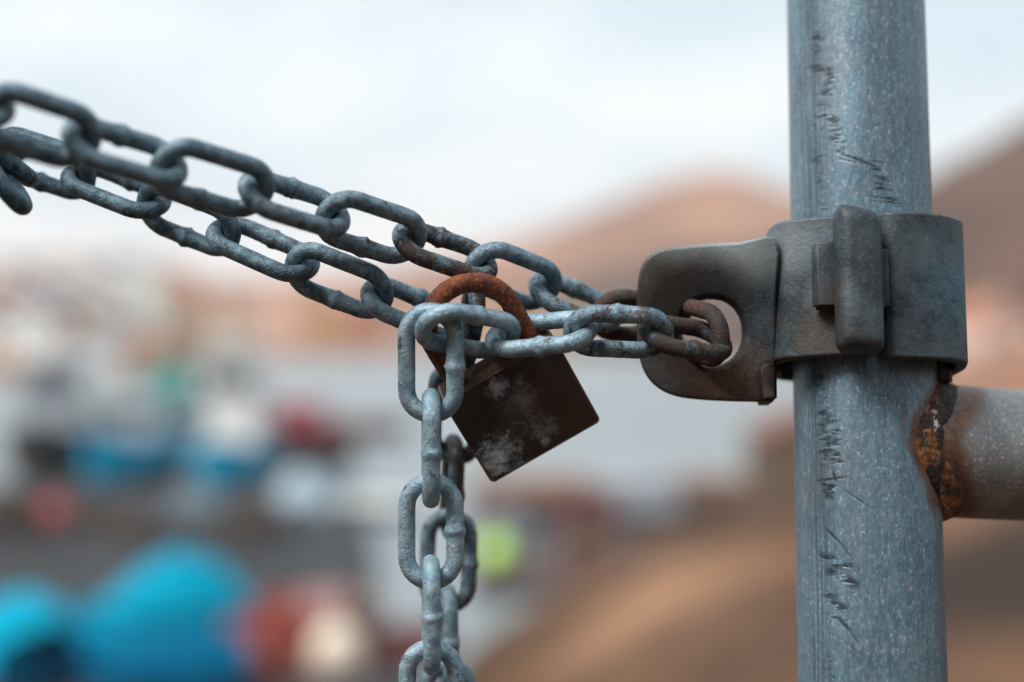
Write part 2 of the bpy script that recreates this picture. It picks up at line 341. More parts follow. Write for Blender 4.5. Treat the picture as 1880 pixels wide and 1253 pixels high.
# ------------------------------------------------------------------ chain
PITCH_L = 0.0287; WIRE = 0.00595 / 2; WOUT = 0.0224
STATS = []
def make_link(parent, a, b, wd, tone, rust, weld=1, seed=0, scale=1.0):
    a = Vector(a); b = Vector(b); e1 = b - a; ln = e1.length; e1.normalize()
    e2 = (wd - e1 * wd.dot(e1)).normalized(); e3 = e1.cross(e2)
    wi = WOUT - 4 * WIRE; R = wi / 2 + WIRE; hl = max(0.002, (ln - wi) / 2)
    STATS.append((parent.name, seed, round(ln * 1000, 1)))
    pts = []; NA, NL = 14, 22
    for i in range(NL): pts.append((-hl + 2 * hl * i / NL, R, 0))
    for i in range(NA): t = math.pi / 2 - math.pi * i / NA; pts.append((hl + R * math.cos(t), R * math.sin(t), 1))
    for i in range(NL): pts.append((hl - 2 * hl * i / NL, -R, 2))
    for i in range(NA): t = -math.pi / 2 - math.pi * i / NA; pts.append((-hl + R * math.cos(t), R * math.sin(t), 3))
    n = len(pts); K_ = 20; mid = (a + b) / 2; Vs = []; Fs = []
    rnd = random.Random(seed * 7 + 3); wx = rnd.uniform(-0.0015, 0.0015)
    for i in range(n):
        x, y, seg = pts[i]; x0, y0, _ = pts[i - 1]; x1, y1, _ = pts[(i + 1) % n]
        tx, ty = x1 - x0, y1 - y0; l = math.hypot(tx, ty); tx /= l; ty /= l
        nx, ny = -ty, tx                                    # in-plane normal
        bead = 0.0; d = 1.0
        if seg == (0 if weld > 0 else 2):
            d = (x - wx) / 0.0014; bead = math.exp(-d * d) * 0.17 + math.exp(-((x - wx) / 0.0034) ** 2) * 0.06
        for k in range(K_):
            t = 2 * math.pi * k / K_; c, s_ = math.cos(t), math.sin(t)
            r = WIRE * (1 + bead * (1 + 0.9 * noise.noise(Vector((k * 0.7, i * 1.7, seed * 3.1)))))
            q = Vector((x + nx * c * r, y + ny * c * r, s_ * r))
            r2 = 0.00007 * noise.noise(q * 420 + Vector((seed * 9, 0, 0))) + 0.00004 * noise.noise(q * 1100 + Vector((0, seed * 9, 0)))
            if bead > 0.01: r2 += 0.00022 * noise.noise(q * 1500 + Vector((0, 0, seed))) * min(1, bead * 9)
            q = Vector((q.x + nx * c * r2, q.y + ny * c * r2, q.z + s_ * r2))
            Vs.append(mid + (e1 * q.x + e2 * q.y + e3 * q.z) * 1.0 - parent.location)
    for i in range(n):
        for k in range(K_):
            Fs.append((i * K_ + k, i * K_ + (k + 1) % K_, ((i + 1) % n) * K_ + (k + 1) % K_, ((i + 1) % n) * K_ + k))
    o = mesh_obj('link', Vs, Fs, M_CHAIN, parent, smooth=True)
    o['tone'] = float(tone); o['rust'] = float(rust)
    return o
def wdir(roll, slope=0.0):
    """width direction: roll 0 = link seen open, +: upper bar nearer the viewer, -: upper bar farther"""
    r = math.radians(roll); s_ = math.radians(slope)
    return DIR(math.sin(s_) * math.cos(r), math.cos(s_) * math.cos(r), math.sin(r))

chain = empty('chain', P(800, 600, 0.484))
tag(chain, 'weathered galvanised steel chain doubled through the bracket on the post, its loose ends hanging down', 'chain')
def strand(joints, rolls, tones, rusts, welds, seed, slope):
    pts = [P(*j) for j in joints]
    for i in range(len(pts) - 1):
        make_link(chain, pts[i], pts[i + 1], wdir(rolls[i % len(rolls)], slope), tones[min(i, len(tones) - 1)],
                  rusts[min(i, len(rusts) - 1)], welds[i % len(welds)], seed + i)
# upper strand, left (out of frame) to the back of the bracket
A = [(-12, 206, .4060), (148, 257, .4195), (311, 305, .4365), (469, 352, .4535), (612, 396, .4690), (750, 441, .4810), (884, 486, .4925), (998, 530, .5045), (1112, 577, .5120), (1238, 590, .5190)]
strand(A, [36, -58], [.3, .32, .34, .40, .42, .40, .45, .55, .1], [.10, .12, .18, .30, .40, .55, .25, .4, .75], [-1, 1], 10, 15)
# lower strand, left to the shackle
B = [(14, 279, .508), (147, 322, .505), (280, 374, .500), (413, 427, .495), (553, 489, .490), (692, 543, .488), (832, 600, .494)]
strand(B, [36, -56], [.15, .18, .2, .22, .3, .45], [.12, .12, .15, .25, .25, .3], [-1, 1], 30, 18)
# front run: hanging end, through-link, then to the bracket
FR = [(796, 597, .4715), (922, 620, .4862), (1066, 607, .4780), (1205, 613, .4790), (1312, 628, .4880)]
for i, (r, t, ru, wl, sl) in enumerate([(50, .95, .15, 1, 14), (-60, .95, .25, -1, 0), (45, .66, .42, 1, 0), (-62, .12, .68, -1, 0)]):
    make_link(chain, P(*FR[i]), P(*FR[i + 1]), wdir(r, sl), t, ru, wl, 50 + i)
make_link(chain, P(1316, 620, .486), P(1240, 597, .512), wdir(0, -8), .05, .72, -1, 60)
# front hanging end
VV = [(791, 588, .4745), (791, 745, .4780), (791, 901, .4795), (791, 1051, .4790), (792, 1206, .4790), (793, 1360, .4785), (793, 1512, .478)]
for i in range(6):
    face = i % 2 == 0
    wd = DIR(1, 0, 0.10) if face else DIR(0.09, 0, 1)
    make_link(chain, P(*VV[i]), P(*VV[i + 1]), wd, .95, .28 if face else .2, 1 if face else 1, 70 + i)
# rear hanging end
WW = [(872, 552, .500), (842, 690, .519), (833, 826, .533), (826, 962, .537), (820, 1098, .537), (822, 1236, .537), (822, 1372, .537), (823, 1508, .537)]
for i in range(7):
    face = i % 2 == 1
    wd = DIR(1, 0, 0.25) if face else DIR(0.22, 0, 1)
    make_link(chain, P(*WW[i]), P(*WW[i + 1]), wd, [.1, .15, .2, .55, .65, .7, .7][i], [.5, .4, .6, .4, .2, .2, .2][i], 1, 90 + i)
# left of the frame: the strands run on to the other gate post
def run_on(p0, p1, n, rolls, seed):
    p0 = Vector(p0); p1 = Vector(p1)
    for i in range(n):
        a = p0.lerp(p1, i / n); b = p0.lerp(p1, (i + 1) / n)
        make_link(chain, a, b, wdir(rolls[i % 2], 15), .25, .15, 1, seed + i)
run_on(P(-12, 206, .4060), P(-980, 20, .395), 6, [-58, 36], 110)
run_on(P(14, 279, .508), P(-905, 60, .47), 6, [-56, 36], 130)
# loose wrap of chain at the left edge
make_link(chain, P(-66, 225, .468), P(28, 364, .462), wdir(86, 40), .02, .1, 1, 150)
make_link(chain, P(-40, 190, .478), P(6, 330, .482), wdir(75, 80), .02, .1, 1, 151)
make_link(chain, P(-110, 322, .472), P(-4, 268, .470), wdir(60, 10), .02, .1, 1, 152)
make_link(chain, P(-44, 258, .474), P(40, 318, .480), wdir(82, 40), .02, .1, 1, 153)
print('LINK LENGTHS', [s[2] for s in STATS])

# ------------------------------------------------------------------ padlock
TAU = math.radians(24)
ux = DIR(0.868, 0.497, 0.0).normalized()
up0 = Vector(DIR(-0.497, 0.868, 0)); tow = Vector(DIR(0, 0, 1))
uz = (up0 * math.cos(TAU) + tow * math.sin(TAU)).normalized()
ux = (ux - uz * ux.dot(uz)).normalized(); uy = uz.cross(ux)
AC = P(866, 596, .4830)                                # centre of the shackle's arch
def frame(loc): return Matrix.Translation(loc) @ Matrix((ux, uy, uz)).transposed().to_4x4()
BW, BH, BT = 0.0442, 0.0368, 0.0150
LEG = 0.0165                                          # arch centre down to the body's top
body_c = AC - uz * (LEG + BH / 2) + ux * 0.0002
lock = bpy.data.objects.new('padlock', None); link(lock); lock.matrix_world = frame(body_c)
tag(lock, 'dark tarnished brass padlock with a rust red shackle, hanging tilted from the chain', 'padlock')
bm = bmesh.new(); bx(bm, (0, 0, 0), (BW, BT, BH))
vert_e = [e for e in bm.edges if abs(e.verts[0].co.y - e.verts[1].co.y) > 0.01]
bmesh.ops.bevel(bm, geom=vert_e, offset=0.0019, segments=5, affect='EDGES', profile=0.5)
rim = [e for e in bm.edges if abs(abs(e.verts[0].co.y) - BT / 2) < 1e-5 and abs(e.verts[0].co.y - e.verts[1].co.y) < 1e-5]
bmesh.ops.bevel(bm, geom=rim, offset=0.0007, segments=3, affect='EDGES', profile=0.5)
body = bm_obj('lock_body', bm, M_LOCK, lock, smooth=True)
md = body.modifiers.new('wn', 'WEIGHTED_NORMAL'); md.keep_sharp = False
body.data.materials.append(M_LTOP)
for p in body.data.polygons:
    if p.normal.z > 0.9: p.material_index = 1
def tube(pts, r, K_=20, seed=0, amp=0.00012, cap=True, fr=400):
    n = len(pts); Vs = []; Fs = []; prev = None
    for i in range(n):
        p = Vector(pts[i]); t = (Vector(pts[min(i + 1, n - 1)]) - Vector(pts[max(i - 1, 0)])).normalized()
        if prev is None: u = t.orthogonal().normalized()
        else: u = (prev - t * prev.dot(t)).normalized()
        prev = u; v = t.cross(u)
        rr = r[i] if isinstance(r, list) else r
        for k in range(K_):
            a = 2 * math.pi * k / K_; d = u * math.cos(a) + v * math.sin(a)
            Vs.append(p + d * (rr + amp * noise.noise((p + d * rr) * fr + Vector((seed, 0, 0)))))
    for i in range(n - 1):
        for k in range(K_): Fs.append((i * K_ + k, i * K_ + (k + 1) % K_, (i + 1) * K_ + (k + 1) % K_, (i + 1) * K_ + k))
    if cap: Fs.append(tuple(range(K_))[::-1]); Fs.append(tuple((n - 1) * K_ + k for k in range(K_)))
    return Vs, Fs
SR = 0.0150; pts = []
off = BH / 2 + LEG
for i in range(12): pts.append((-SR - 0.0002, 0, BH / 2 - 0.004 + (LEG + 0.004) * i / 12))
for i in range(41): t = math.pi - math.pi * i / 40; pts.append((SR * math.cos(t) - 0.0002, 0, off + SR * math.sin(t)))
for i in range(1, 13): pts.append((SR - 0.0002, 0, off - (LEG + 0.004) * i / 12))
mesh_obj('shackle', *tube(pts, 0.00335, 22, 5, 0.00018), M_RUST, lock, smooth=True)
bm = bmesh.new()
cyl(bm, (SR - 0.0002, 0, BH / 2 - 0.001), (SR - 0.0002, 0, BH / 2 + 0.0006), 0.0046, 0.0042, 24)
cyl(bm, (-SR - 0.0002, 0, BH / 2 - 0.001), (-SR - 0.0002, 0, BH / 2 + 0.0006), 0.0046, 0.0042, 24)
bm_obj('shackle_collar', bm, M_LTOP, lock)
cu = bpy.data.curves.new('lettering', 'FONT'); cu.body = 'ROM'; cu.size = 0.0086; cu.align_x = 'CENTER'; cu.align_y = 'CENTER'
cu.fill_mode = 'NONE'; cu.bevel_depth = 0.00009; cu.bevel_resolution = 1; cu.space_character = 1.15
to = bpy.data.objects.new('tmp', cu); link(to); bpy.context.view_layer.update()
tm = bpy.data.meshes.new_from_object(to.evaluated_get(bpy.context.evaluated_depsgraph_get())); bpy.data.objects.remove(to)
lt_ = bpy.data.objects.new('lettering', tm); link(lt_); lt_.parent = lock
lt_.location = (-0.0035, -BT / 2 - 0.00001, -0.0052); lt_.rotation_euler = (math.pi / 2, 0, 0)
M_LET = simple('worn lettering', (0.19, 0.165, 0.145), 0.6, 0.6, 500); tm.materials.clear(); tm.materials.append(M_LET)

# ------------------------------------------------------------------ gate: post, rail, weld, latch bracket
RP = 0.0252
def pix_d(wpx): return math.sqrt(RP * RP + (2 * RP * FPX / wpx) ** 2)
T0 = P(1570, 0, pix_d(246)); T1 = P(1601, 1253, pix_d(268))
az = (T0 - T1).normalized()
org = T1 + az * (P(1584, 540, .506) - T1).dot(az)      # on the axis at the bracket's height
ax = Vector(DIR(1, 0, 0)); ax = (ax - az * ax.dot(az)).normalized(); ay = az.cross(ax)   # ay points away from the viewer
GM = Matrix.Translation(org) @ Matrix((ax, ay, az)).transposed().to_4x4()
GI = GM.inverted()
gate = bpy.data.objects.new('gate', None); link(gate); gate.matrix_world = GM
tag(gate, 'galvanised tubular steel gate with a rusty welded rail and a dark latch bracket', 'gate')
def pipe_px(px, py):                                   # pixel on the post's front -> (theta, z) in post space
    o = GI @ CAM; q = GI @ P(px, py, 1.0); d = (q - o)
    a = d.x ** 2 + d.y ** 2; b_ = 2 * (o.x * d.x + o.y * d.y); c_ = o.x ** 2 + o.y ** 2 - RP ** 2
    D = b_ * b_ - 4 * a * c_
    if D < 0: return None
    t = (-b_ - math.sqrt(D)) / (2 * a); h = o + d * t
    return math.atan2(h.x, -h.y), h.z
zs = np.concatenate([np.linspace(-1.30, -0.175, 24), np.arange(-0.172, 0.172, 0.00045), np.linspace(0.19, 0.30, 8)])
th = np.concatenate([np.linspace(-math.pi / 1.75, math.pi / 1.75, 290), np.linspace(math.pi / 1.75, 2 * math.pi - math.pi / 1.75, 40)[1:-1]])
TH, ZZ = np.meshgrid(th, zs)
scr = np.zeros_like(TH); hat = np.zeros_like(TH); TGT = [scr]; rng = random.Random(4)
def stroke(x0, y0, x1, y1, wpx, st=1.0):
    a = pipe_px(x0, y0); b = pipe_px(x1, y1)
    if not a or not b: return
    m_ = 0.006
    sel = (ZZ > min(a[1], b[1]) - m_) & (ZZ < max(a[1], b[1]) + m_) & (np.abs(TH - (a[0] + b[0]) / 2) < abs(a[0] - b[0]) / 2 + 0.15)
    X = TH[sel] * RP; Z = ZZ[sel]; ax_, az_ = a[0] * RP, a[1]; bx_, bz_ = b[0] * RP, b[1]
    L2 = (bx_ - ax_) ** 2 + (bz_ - az_) ** 2 + 1e-12
    t = np.clip(((X - ax_) * (bx_ - ax_) + (Z - az_) * (bz_ - az_)) / L2, 0, 1)
    d = np.hypot(X - ax_ - t * (bx_ - ax_), Z - az_ - t * (bz_ - az_)); wd = wpx * 0.00019
    val = st * np.clip(1.4 - d / wd, 0, 1) * (1 - 0.6 * np.abs(2 * t - 1) ** 3)
    TGT[0][sel] = np.maximum(TGT[0][sel], val)
def hatch(path, n, ln, wpx, st=1.0, sl=0.15, jit=7):
    TGT[0] = hat; n = int(n * 1.0); wpx *= 2.6; st = min(1, st * 1.5)
    seglen = [math.hypot(path[i + 1][0] - path[i][0], path[i + 1][1] - path[i][1]) for i in range(len(path) - 1)]
    tot = sum(seglen)
    for i in range(n):
        s_ = rng.random() * tot; k = 0
        while s_ > seglen[k] and k < len(seglen) - 1: s_ -= seglen[k]; k += 1
        t = s_ / seglen[k]; x = path[k][0] + (path[k + 1][0] - path[k][0]) * t + rng.uniform(-jit, jit); y = path[k][1] + (path[k + 1][1] - path[k][1]) * t + rng.uniform(-3, 3)
        l = ln * rng.uniform(0.4, 1.2); stroke(x - l / 2, y - l * sl / 2, x + l / 2, y + l * sl / 2, wpx * rng.uniform(0.6, 1.2), st * rng.uniform(0.6, 1))
    TGT[0] = scr
hatch([(1500, 62), (1503, 72)], 7, 16, 2); hatch([(1498, 88), (1499, 105)], 6, 9, 2, .7)
hatch([(1490, 124), (1524, 136)], 14, 16, 2); hatch([(1522, 140), (1518, 176)], 16, 12, 1.8)
hatch([(1512, 192), (1514, 197)], 5, 14, 2); hatch([(1510, 212), (1537, 231)], 18, 20, 2.2); hatch([(1533, 232), (1534, 250)], 8, 10, 1.6, .8)
hatch([(1534, 258), (1540, 262)], 7, 18, 2.2); hatch([(1537, 262), (1545, 284)], 14, 12, 2.4)
stroke(1545, 284, 1612, 309, 2.6); stroke(1541, 293, 1590, 303, 1.6, .8); stroke(1598, 296, 1622, 299, 2, .7)
hatch([(1606, 310), (1616, 330)], 16, 16, 2); hatch([(1618, 335), (1622, 352)], 12, 20, 2, .85); hatch([(1612, 360), (1640, 372)], 14, 20, 2.4, .8)
hatch([(1500, 230), (1506, 330), (1510, 395)], 12, 14, 1.8, .6)
hatch([(1505, 690), (1512, 760), (1520, 860)], 34, 16, 2, .7); hatch([(1530, 760), (1535, 850)], 12, 16, 2, .7)
stroke(1502, 884, 1552, 877, 2.6); stroke(1530, 868, 1535, 886, 3); hatch([(1520, 890), (1526, 915)], 14, 12, 2.2, .9)
stroke(1548, 900, 1614, 944, 1.2, .8); stroke(1560, 905, 1600, 935, 1, .6)
stroke(1517, 972, 1545, 1000, 2.6); stroke(1545, 1000, 1560, 1022, 2.2, .8)
hatch([(1512, 1020), (1530, 1035), (1560, 1040)], 20, 18, 2.6, .9, .5); hatch([(1520, 1050), (1570, 1075)], 20, 18, 2.6, .85, .6); hatch([(1515, 1090), (1545, 1120)], 14, 18, 2.4, .7, .4)
stroke(1535, 1132, 1562, 1160, 3.4); stroke(1560, 1160, 1578, 1185, 1.4, .7); stroke(1540, 1170, 1592, 1212, 1.0, .6); hatch([(1522, 1128), (1540, 1145)], 8, 18, 2.4, .8, .5)
hatch([(1520, 1180), (1530, 1250)], 10, 14, 2, .4)
seam = np.exp(-((TH + 0.98) / 0.22) ** 2)
# rail direction in gate space: right and away; weld saddle
PHI = math.radians(16.5); RD = Vector((math.cos(PHI), math.sin(PHI), 0)); RN = Vector((math.sin(PHI), -math.cos(PHI), 0)); RR = 0.0240
zr = pipe_px(1640, 834)[1] + 0.0050
def saddle(psi, r=RR, R=RP):
    q = RN * (r * math.cos(psi)); t = math.sqrt(max(0, R * R - (r * math.cos(psi)) ** 2))
    return Vector((q.x + RD.x * t, q.y + RD.y * t, zr + r * math.sin(psi)))
SAD = [saddle(2 * math.pi * i / 96) for i in range(96)]
px_ = np.sin(TH) * RP; py_ = -np.cos(TH) * RP; dmin = np.full(TH.shape, 9.0)
for s_ in SAD: dmin = np.minimum(dmin, np.sqrt((px_ - s_.x) ** 2 + (py_ - s_.y) ** 2 + (ZZ - s_.z) ** 2))
rustp = np.clip(1.45 - dmin / 0.0075, 0, 1)
_zb = []; _tb = []
for yy in range(690, 1001, 10):
    q_ = pipe_px(1686 + 26 * ((yy - 845) / 140.0) ** 2 + 4 * noise.noise(Vector((yy * .05, 0, 0))), yy)
    _zb.append(q_[1]); _tb.append(q_[0])
_o = np.argsort(_zb); TL = np.interp(ZZ, np.array(_zb)[_o], np.array(_tb)[_o])
inz = np.clip((ZZ - min(_zb)) / .014, 0, 1) * np.clip((max(_zb) - ZZ) / .004, 0, 1)
rustp = np.maximum(rustp, inz * np.clip((TH - TL) / 0.30 + 0.25, 0, 0.72) * (TH < 2.2))
rp = pipe_px(1650, 780)
rustp = np.maximum(rustp, 0.50 * np.exp(-(((TH - 0.30) * RP / 0.008) ** 2 + ((ZZ - rp[1]) / 0.018) ** 2)))
rustp = np.maximum(rustp, 0.36 * np.exp(-(((TH - 0.55) * RP / 0.004) ** 2 + ((ZZ + 0.040) / 0.012) ** 2)))
nth = len(th); nz = len(zs)
Vs = np.stack([px_, py_, ZZ], -1).reshape(-1, 3)
def grid_mesh(name, Vs, nz, nth, mat, parent, attrs, closed=True):
    idx = np.arange(nz * nth).reshape(nz, nth); nxt = np.roll(idx, -1, 1)
    Q = np.stack([idx[:-1], nxt[:-1], nxt[1:], idx[1:]], -1).reshape(-1, 4)
    me = bpy.data.meshes.new(name); me.vertices.add(len(Vs)); me.vertices.foreach_set('co', Vs.astype(np.float32).ravel())
    me.loops.add(Q.size); me.loops.foreach_set('vertex_index', Q.astype(np.int32).ravel())
    me.polygons.add(len(Q)); me.polygons.foreach_set('loop_start', np.arange(0, Q.size, 4, dtype=np.int32))
    me.polygons.foreach_set('use_smooth', np.ones(len(Q), dtype=bool))
    me.update(calc_edges=True); me.validate()
    for k, arr in attrs.items():
        a = me.attributes.new(k, 'FLOAT', 'POINT'); a.data.foreach_set('value', arr.astype(np.float32).ravel())
    me.materials.append(mat); o = bpy.data.objects.new(name, me); link(o); o.parent = parent; return o
post = grid_mesh('post', Vs, nz, nth, M_PIPE, gate, {'scratch': scr, 'hatch': hat, 'seam': seam, 'rust': rustp})
bm = bmesh.new(); cyl(bm, (0, 0, 0.2985), (0, 0, 0.304), RP + 0.0015, RP + 0.0005, 40); bm_obj('post_cap', bm, M_CAST, gate)
# rail
ts = np.concatenate([np.arange(0.0, 0.10, 0.0009), np.linspace(0.102, 1.10, 20)])
ps = np.linspace(0, 2 * math.pi, 161)[:-1]
PS, TT = np.meshgrid(ps, ts)
base_t = np.sqrt(np.maximum(0, RP ** 2 - (RR * np.cos(PS)) ** 2)) - 0.0008
TA = base_t + TT
RV = RR + 0.0012 * np.clip(1 - TT / 0.012, 0, 1) ** 2
X = RN.x * RV * np.cos(PS) + RD.x * TA; Y = RN.y * RV * np.cos(PS) + RD.y * TA; Z = zr + RV * np.sin(PS)
rr_ = np.clip(1.48 - TT / 0.0225, 0, 1) * (0.86 + 0.14 * np.sin(PS))
grid_mesh('rail', np.stack([X, Y, Z], -1).reshape(-1, 3)[:, :], len(ts), 160, M_RAIL, gate, {'rust': rr_})
# weld: one broad rippled fillet between the post's and the rail's surfaces
Vw = []; NPS, NU = 560, 30
for i in range(NPS):
    ps_ = 2 * math.pi * i / NPS; sp = ps_ * RR; nn = (RN * math.cos(ps_) + Vector((0, 0, math.sin(ps_)))).normalized()
    wl = 0.0040 + 0.0010 * noise.noise(Vector((sp * 210, 2, 0))); wr = 0.0092 + 0.0020 * noise.noise(Vector((sp * 160, 7, 0)))
    c_ = saddle(ps_); b_ = c_ + RD * wr; t0 = math.atan2(RD.y, RD.x); tc_ = math.atan2(c_.y, c_.x) - t0
    tc_ = (tc_ + math.pi) % (2 * math.pi) - math.pi; dv = Vector((tc_ * RP * .75, c_.z - zr)).normalized() * wl
    a_ = Vector((math.cos(t0 + tc_ + dv.x / RP) * RP, math.sin(t0 + tc_ + dv.x / RP) * RP, c_.z + dv.y))
    out_ = (nn * 0.7 - RD * 0.7).normalized()
    for k in range(NU):
        u = k / (NU - 1); p = a_ * (1 - u) ** 2 + (c_ + nn * 0.0010 + out_ * .0006) * 2 * u * (1 - u) + b_ * u * u
        e_ = min(1, 6 * u, 6 * (1 - u))
        rp_ = 0.00016 * math.sin(2 * math.pi * (sp / 0.0021 + 0.55 * (2 * u - 1) ** 2)) * (0.4 + noise.noise(Vector((sp * 150, 0, 3))))
        cr_ = noise.noise(Vector((sp * 260, u * 2.6, 11))); cr_ = -0.0007 * max(0, cr_ - 0.22) / 0.5
        fn = 0.00030 * noise.noise(Vector((sp * 700, u * 5, 4))) + 0.00016 * noise.noise(Vector((sp * 1900, u * 13, 9)))
        Vw.append(p + (out_ * .5 + nn * .5) * (0.0009 * math.sin(math.pi * u) + (rp_ + cr_ + fn) * e_) - nn * 0.0004 * (1 - e_))
Fw = [(i * NU + k, i * NU + k + 1, ((i + 1) % NPS) * NU + k + 1, ((i + 1) % NPS) * NU + k) for i in range(NPS) for k in range(NU - 1)]
mesh_obj('weld', Vw, Fw, M_WELD, gate, smooth=True)

# latch bracket (bracket space = gate space): a strap bent round the post front, a tongue, a tab and the holed plate
def strap(path, ztop, zbot, thick, bev=0.0012):
    """path: list of (x, y) outer face, left to right; ztop/zbot: functions of x or numbers"""
    n = len(path); outer = []; inner = []
    for i in range(n):
        a = Vector(path[max(i - 1, 0)]); b = Vector(path[min(i + 1, n - 1)]); t = (b - a).normalized(); nn = Vector((-t.y, t.x))
        outer.append(Vector(path[i])); inner.append(Vector(path[i]) + nn * thick)
    bm = bmesh.new(); rows = []
    for i in range(n):
        x = path[i][0]; zt = ztop(i / (n - 1)) if callable(ztop) else ztop; zb = zbot(i / (n - 1)) if callable(zbot) else zbot
        rows.append([bm.verts.new((outer[i].x, outer[i].y, zb)), bm.verts.new((outer[i].x, outer[i].y, zt)),
                     bm.verts.new((inner[i].x, inner[i].y, zt)), bm.verts.new((inner[i].x, inner[i].y, zb))])
    for i in range(n - 1):
        for k in range(4): bm.faces.new((rows[i][k], rows[i][(k + 1) % 4], rows[i + 1][(k + 1) % 4], rows[i + 1][k]))
    bm.faces.new(rows[0]); bm.faces.new(rows[-1][::-1])
    bmesh.ops.recalc_face_normals(bm, faces=bm.faces[:])
    es = [e for e in bm.edges if e.calc_face_angle(0) > 0.9]
    bmesh.ops.bevel(bm, geom=es, offset=bev, segments=3, affect='EDGES', profile=0.5)
    return bm
def smooth_path(pts, n=40, rad=3):
    pts = [Vector(p) for p in pts]; L = [0]
    for i in range(1, len(pts)): L.append(L[-1] + (pts[i] - pts[i - 1]).length)
    o = []
    for k in range(n + 1):
        s_ = L[-1] * k / n; i = max(j for j in range(len(L)) if L[j] <= s_ + 1e-9); i = min(i, len(pts) - 2)
        o.append(pts[i].lerp(pts[i + 1], (s_ - L[i]) / (L[i + 1] - L[i])))
    for _ in range(rad): o = [o[0]] + [(o[i - 1] + 2 * o[i] + o[i + 1]) / 4 for i in range(1, n)] + [o[-1]]
    return [tuple(q) for q in o]
mm = 0.001
brk = bpy.data.objects.new('latch_bracket', None); link(brk); brk.parent = gate
brk['label'] = 'dark cast latch bracket clamped round the post, with a holed plate'
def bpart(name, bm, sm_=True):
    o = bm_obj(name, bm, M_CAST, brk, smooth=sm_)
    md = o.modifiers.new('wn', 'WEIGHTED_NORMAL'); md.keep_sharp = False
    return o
ZT, ZB = 0.0270, -0.0238
zl_t = lambda s_: 0.0235 + 0.0010 * s_
left = smooth_path([(-37 * mm, -3 * mm), (-36.8 * mm, -13 * mm), (-32.5 * mm, -20.5 * mm), (-24 * mm, -26 * mm), (-14 * mm, -29.5 * mm), (-4 * mm, -31 * mm)])
bpart('left_strap', strap(left, lambda s_: 0.0190 + 0.0045 * sm(s_ * 3.2), lambda s_: -0.0262 + 0.0006 * s_, 4.5 * mm))
right = smooth_path([(-1.6 * mm, -28.0 * mm), (-0.8 * mm, -32 * mm), (4 * mm, -33.6 * mm), (20 * mm, -31 * mm), (30 * mm, -24 * mm), (33.5 * mm, -10 * mm), (34 * mm, 10 * mm), (30 * mm, 26 * mm), (10 * mm, 32 * mm), (-14 * mm, 31 * mm), (-31 * mm, 20 * mm), (-34 * mm, 2 * mm)], 90, 4)
bpart('right_strap', strap(right, lambda s_: 0.0242 if s_ < 0.45 else 0.0242 - 0.004 * sm((s_ - .45) * 8), lambda s_: -0.0268, 4.5 * mm))
tong = smooth_path([(-8.5 * mm, -35 * mm), (-7.5 * mm, -40 * mm), (-1 * mm, -42 * mm), (5 * mm, -40.5 * mm), (7.6 * mm, -36.5 * mm), (8 * mm, -27 * mm)], 24, 2)
bm = bmesh.new(); NS, NZ = 28, 22; G = []
for j in range(NZ + 1):
    w_ = j / NZ; e_ = min(w_, 1 - w_) * 2; k_ = (1 - (1 - min(1, e_ * 5)) ** 2) ** .5 if e_ < .2 else 1.0
    row_ = []
    for i in range(NS):
        a_ = 2 * math.pi * i / NS; ca, sa = math.cos(a_), math.sin(a_)
        x_ = -10.6 + 7.6 * math.copysign(abs(ca) ** .62, ca) * (0.80 + .20 * k_); y_ = -37.5 - 7.4 * math.copysign(abs(sa) ** .62, sa) * (0.55 + .45 * k_)
        z_ = -0.0262 + 0.0490 * w_ - 0.00022 * (x_ + 10.6) * (1 if w_ > .5 else .3)
        row_.append(bm.verts.new((x_ * mm, y_ * mm, z_)))
    G.append(row_)
for a_, b_ in zip(G, G[1:]):
    for i in range(NS): bm.faces.new((a_[i], a_[(i + 1) % NS], b_[(i + 1) % NS], b_[i]))
bm.faces.new(G[0][::-1]); bm.faces.new(G[-1]); bpart('tongue', bm)
bm = bmesh.new(); bx(bm, (-1.2 * mm, -31.5 * mm, 0.0005), (5 * mm, 4 * mm, 0.021), .0012); bpart('web', bm)
bm = bmesh.new(); bx(bm, (-20.2 * mm, -31.4 * mm, 0.0013), (8.4 * mm, 6.4 * mm, 0.0232)); bmesh.ops.bevel(bm, geom=bm.edges[:], offset=0.0011, segments=2, affect='EDGES'); bpart('tab', bm)
# holed plate, outline from pixels on a plane just in front of the chain's return
pl_d0, pl_d1 = 0.5035, 0.4985
def plp(px, py): return GI @ P(px, py, pl_d0 + (pl_d1 - pl_d0) * (px - 1170) / 250.0)
OUT = [(1424, 440), (1360, 445), (1290, 449), (1235, 455), (1205, 462), (1186, 476), (1175, 497), (1170, 530), (1169, 580), (1170, 625), (1175, 662), (1188, 692), (1210, 714), (1242, 728), (1285, 734), (1340, 737), (1395, 738), (1415, 737), (1423, 730), (1424, 705), (1424, 640), (1424, 540)]
def densify(poly, k=3):
    n = len(poly); o = []
    for i in range(n):
        p0, p1, p2, p3 = [Vector(poly[(i + j) % n]) for j in (-1, 0, 1, 2)]
        for t in [j / k for j in range(k)]:
            o.append(tuple(0.5 * ((2 * p1) + (p2 - p0) * t + (2 * p0 - 5 * p1 + 4 * p2 - p3) * t * t + (3 * p1 - p0 - 3 * p2 + p3) * t ** 3)))
    return o
OUT = densify(OUT, 3); HN = len(OUT)
hc = (1305, 608)
def hole_pt(a): return (hc[0] + 57 * math.copysign(abs(math.cos(a)) ** 0.92, math.cos(a)), hc[1] - 61 * math.copysign(abs(math.sin(a)) ** 0.92, math.sin(a)) + 3)
HOLE = [hole_pt(math.atan2(-(p[1] - hc[1]), p[0] - hc[0])) for p in OUT]
bm = bmesh.new(); nrm = (plp(1424, 440) - plp(1170, 440)).cross(plp(1170, 738) - plp(1170, 440)).normalized()
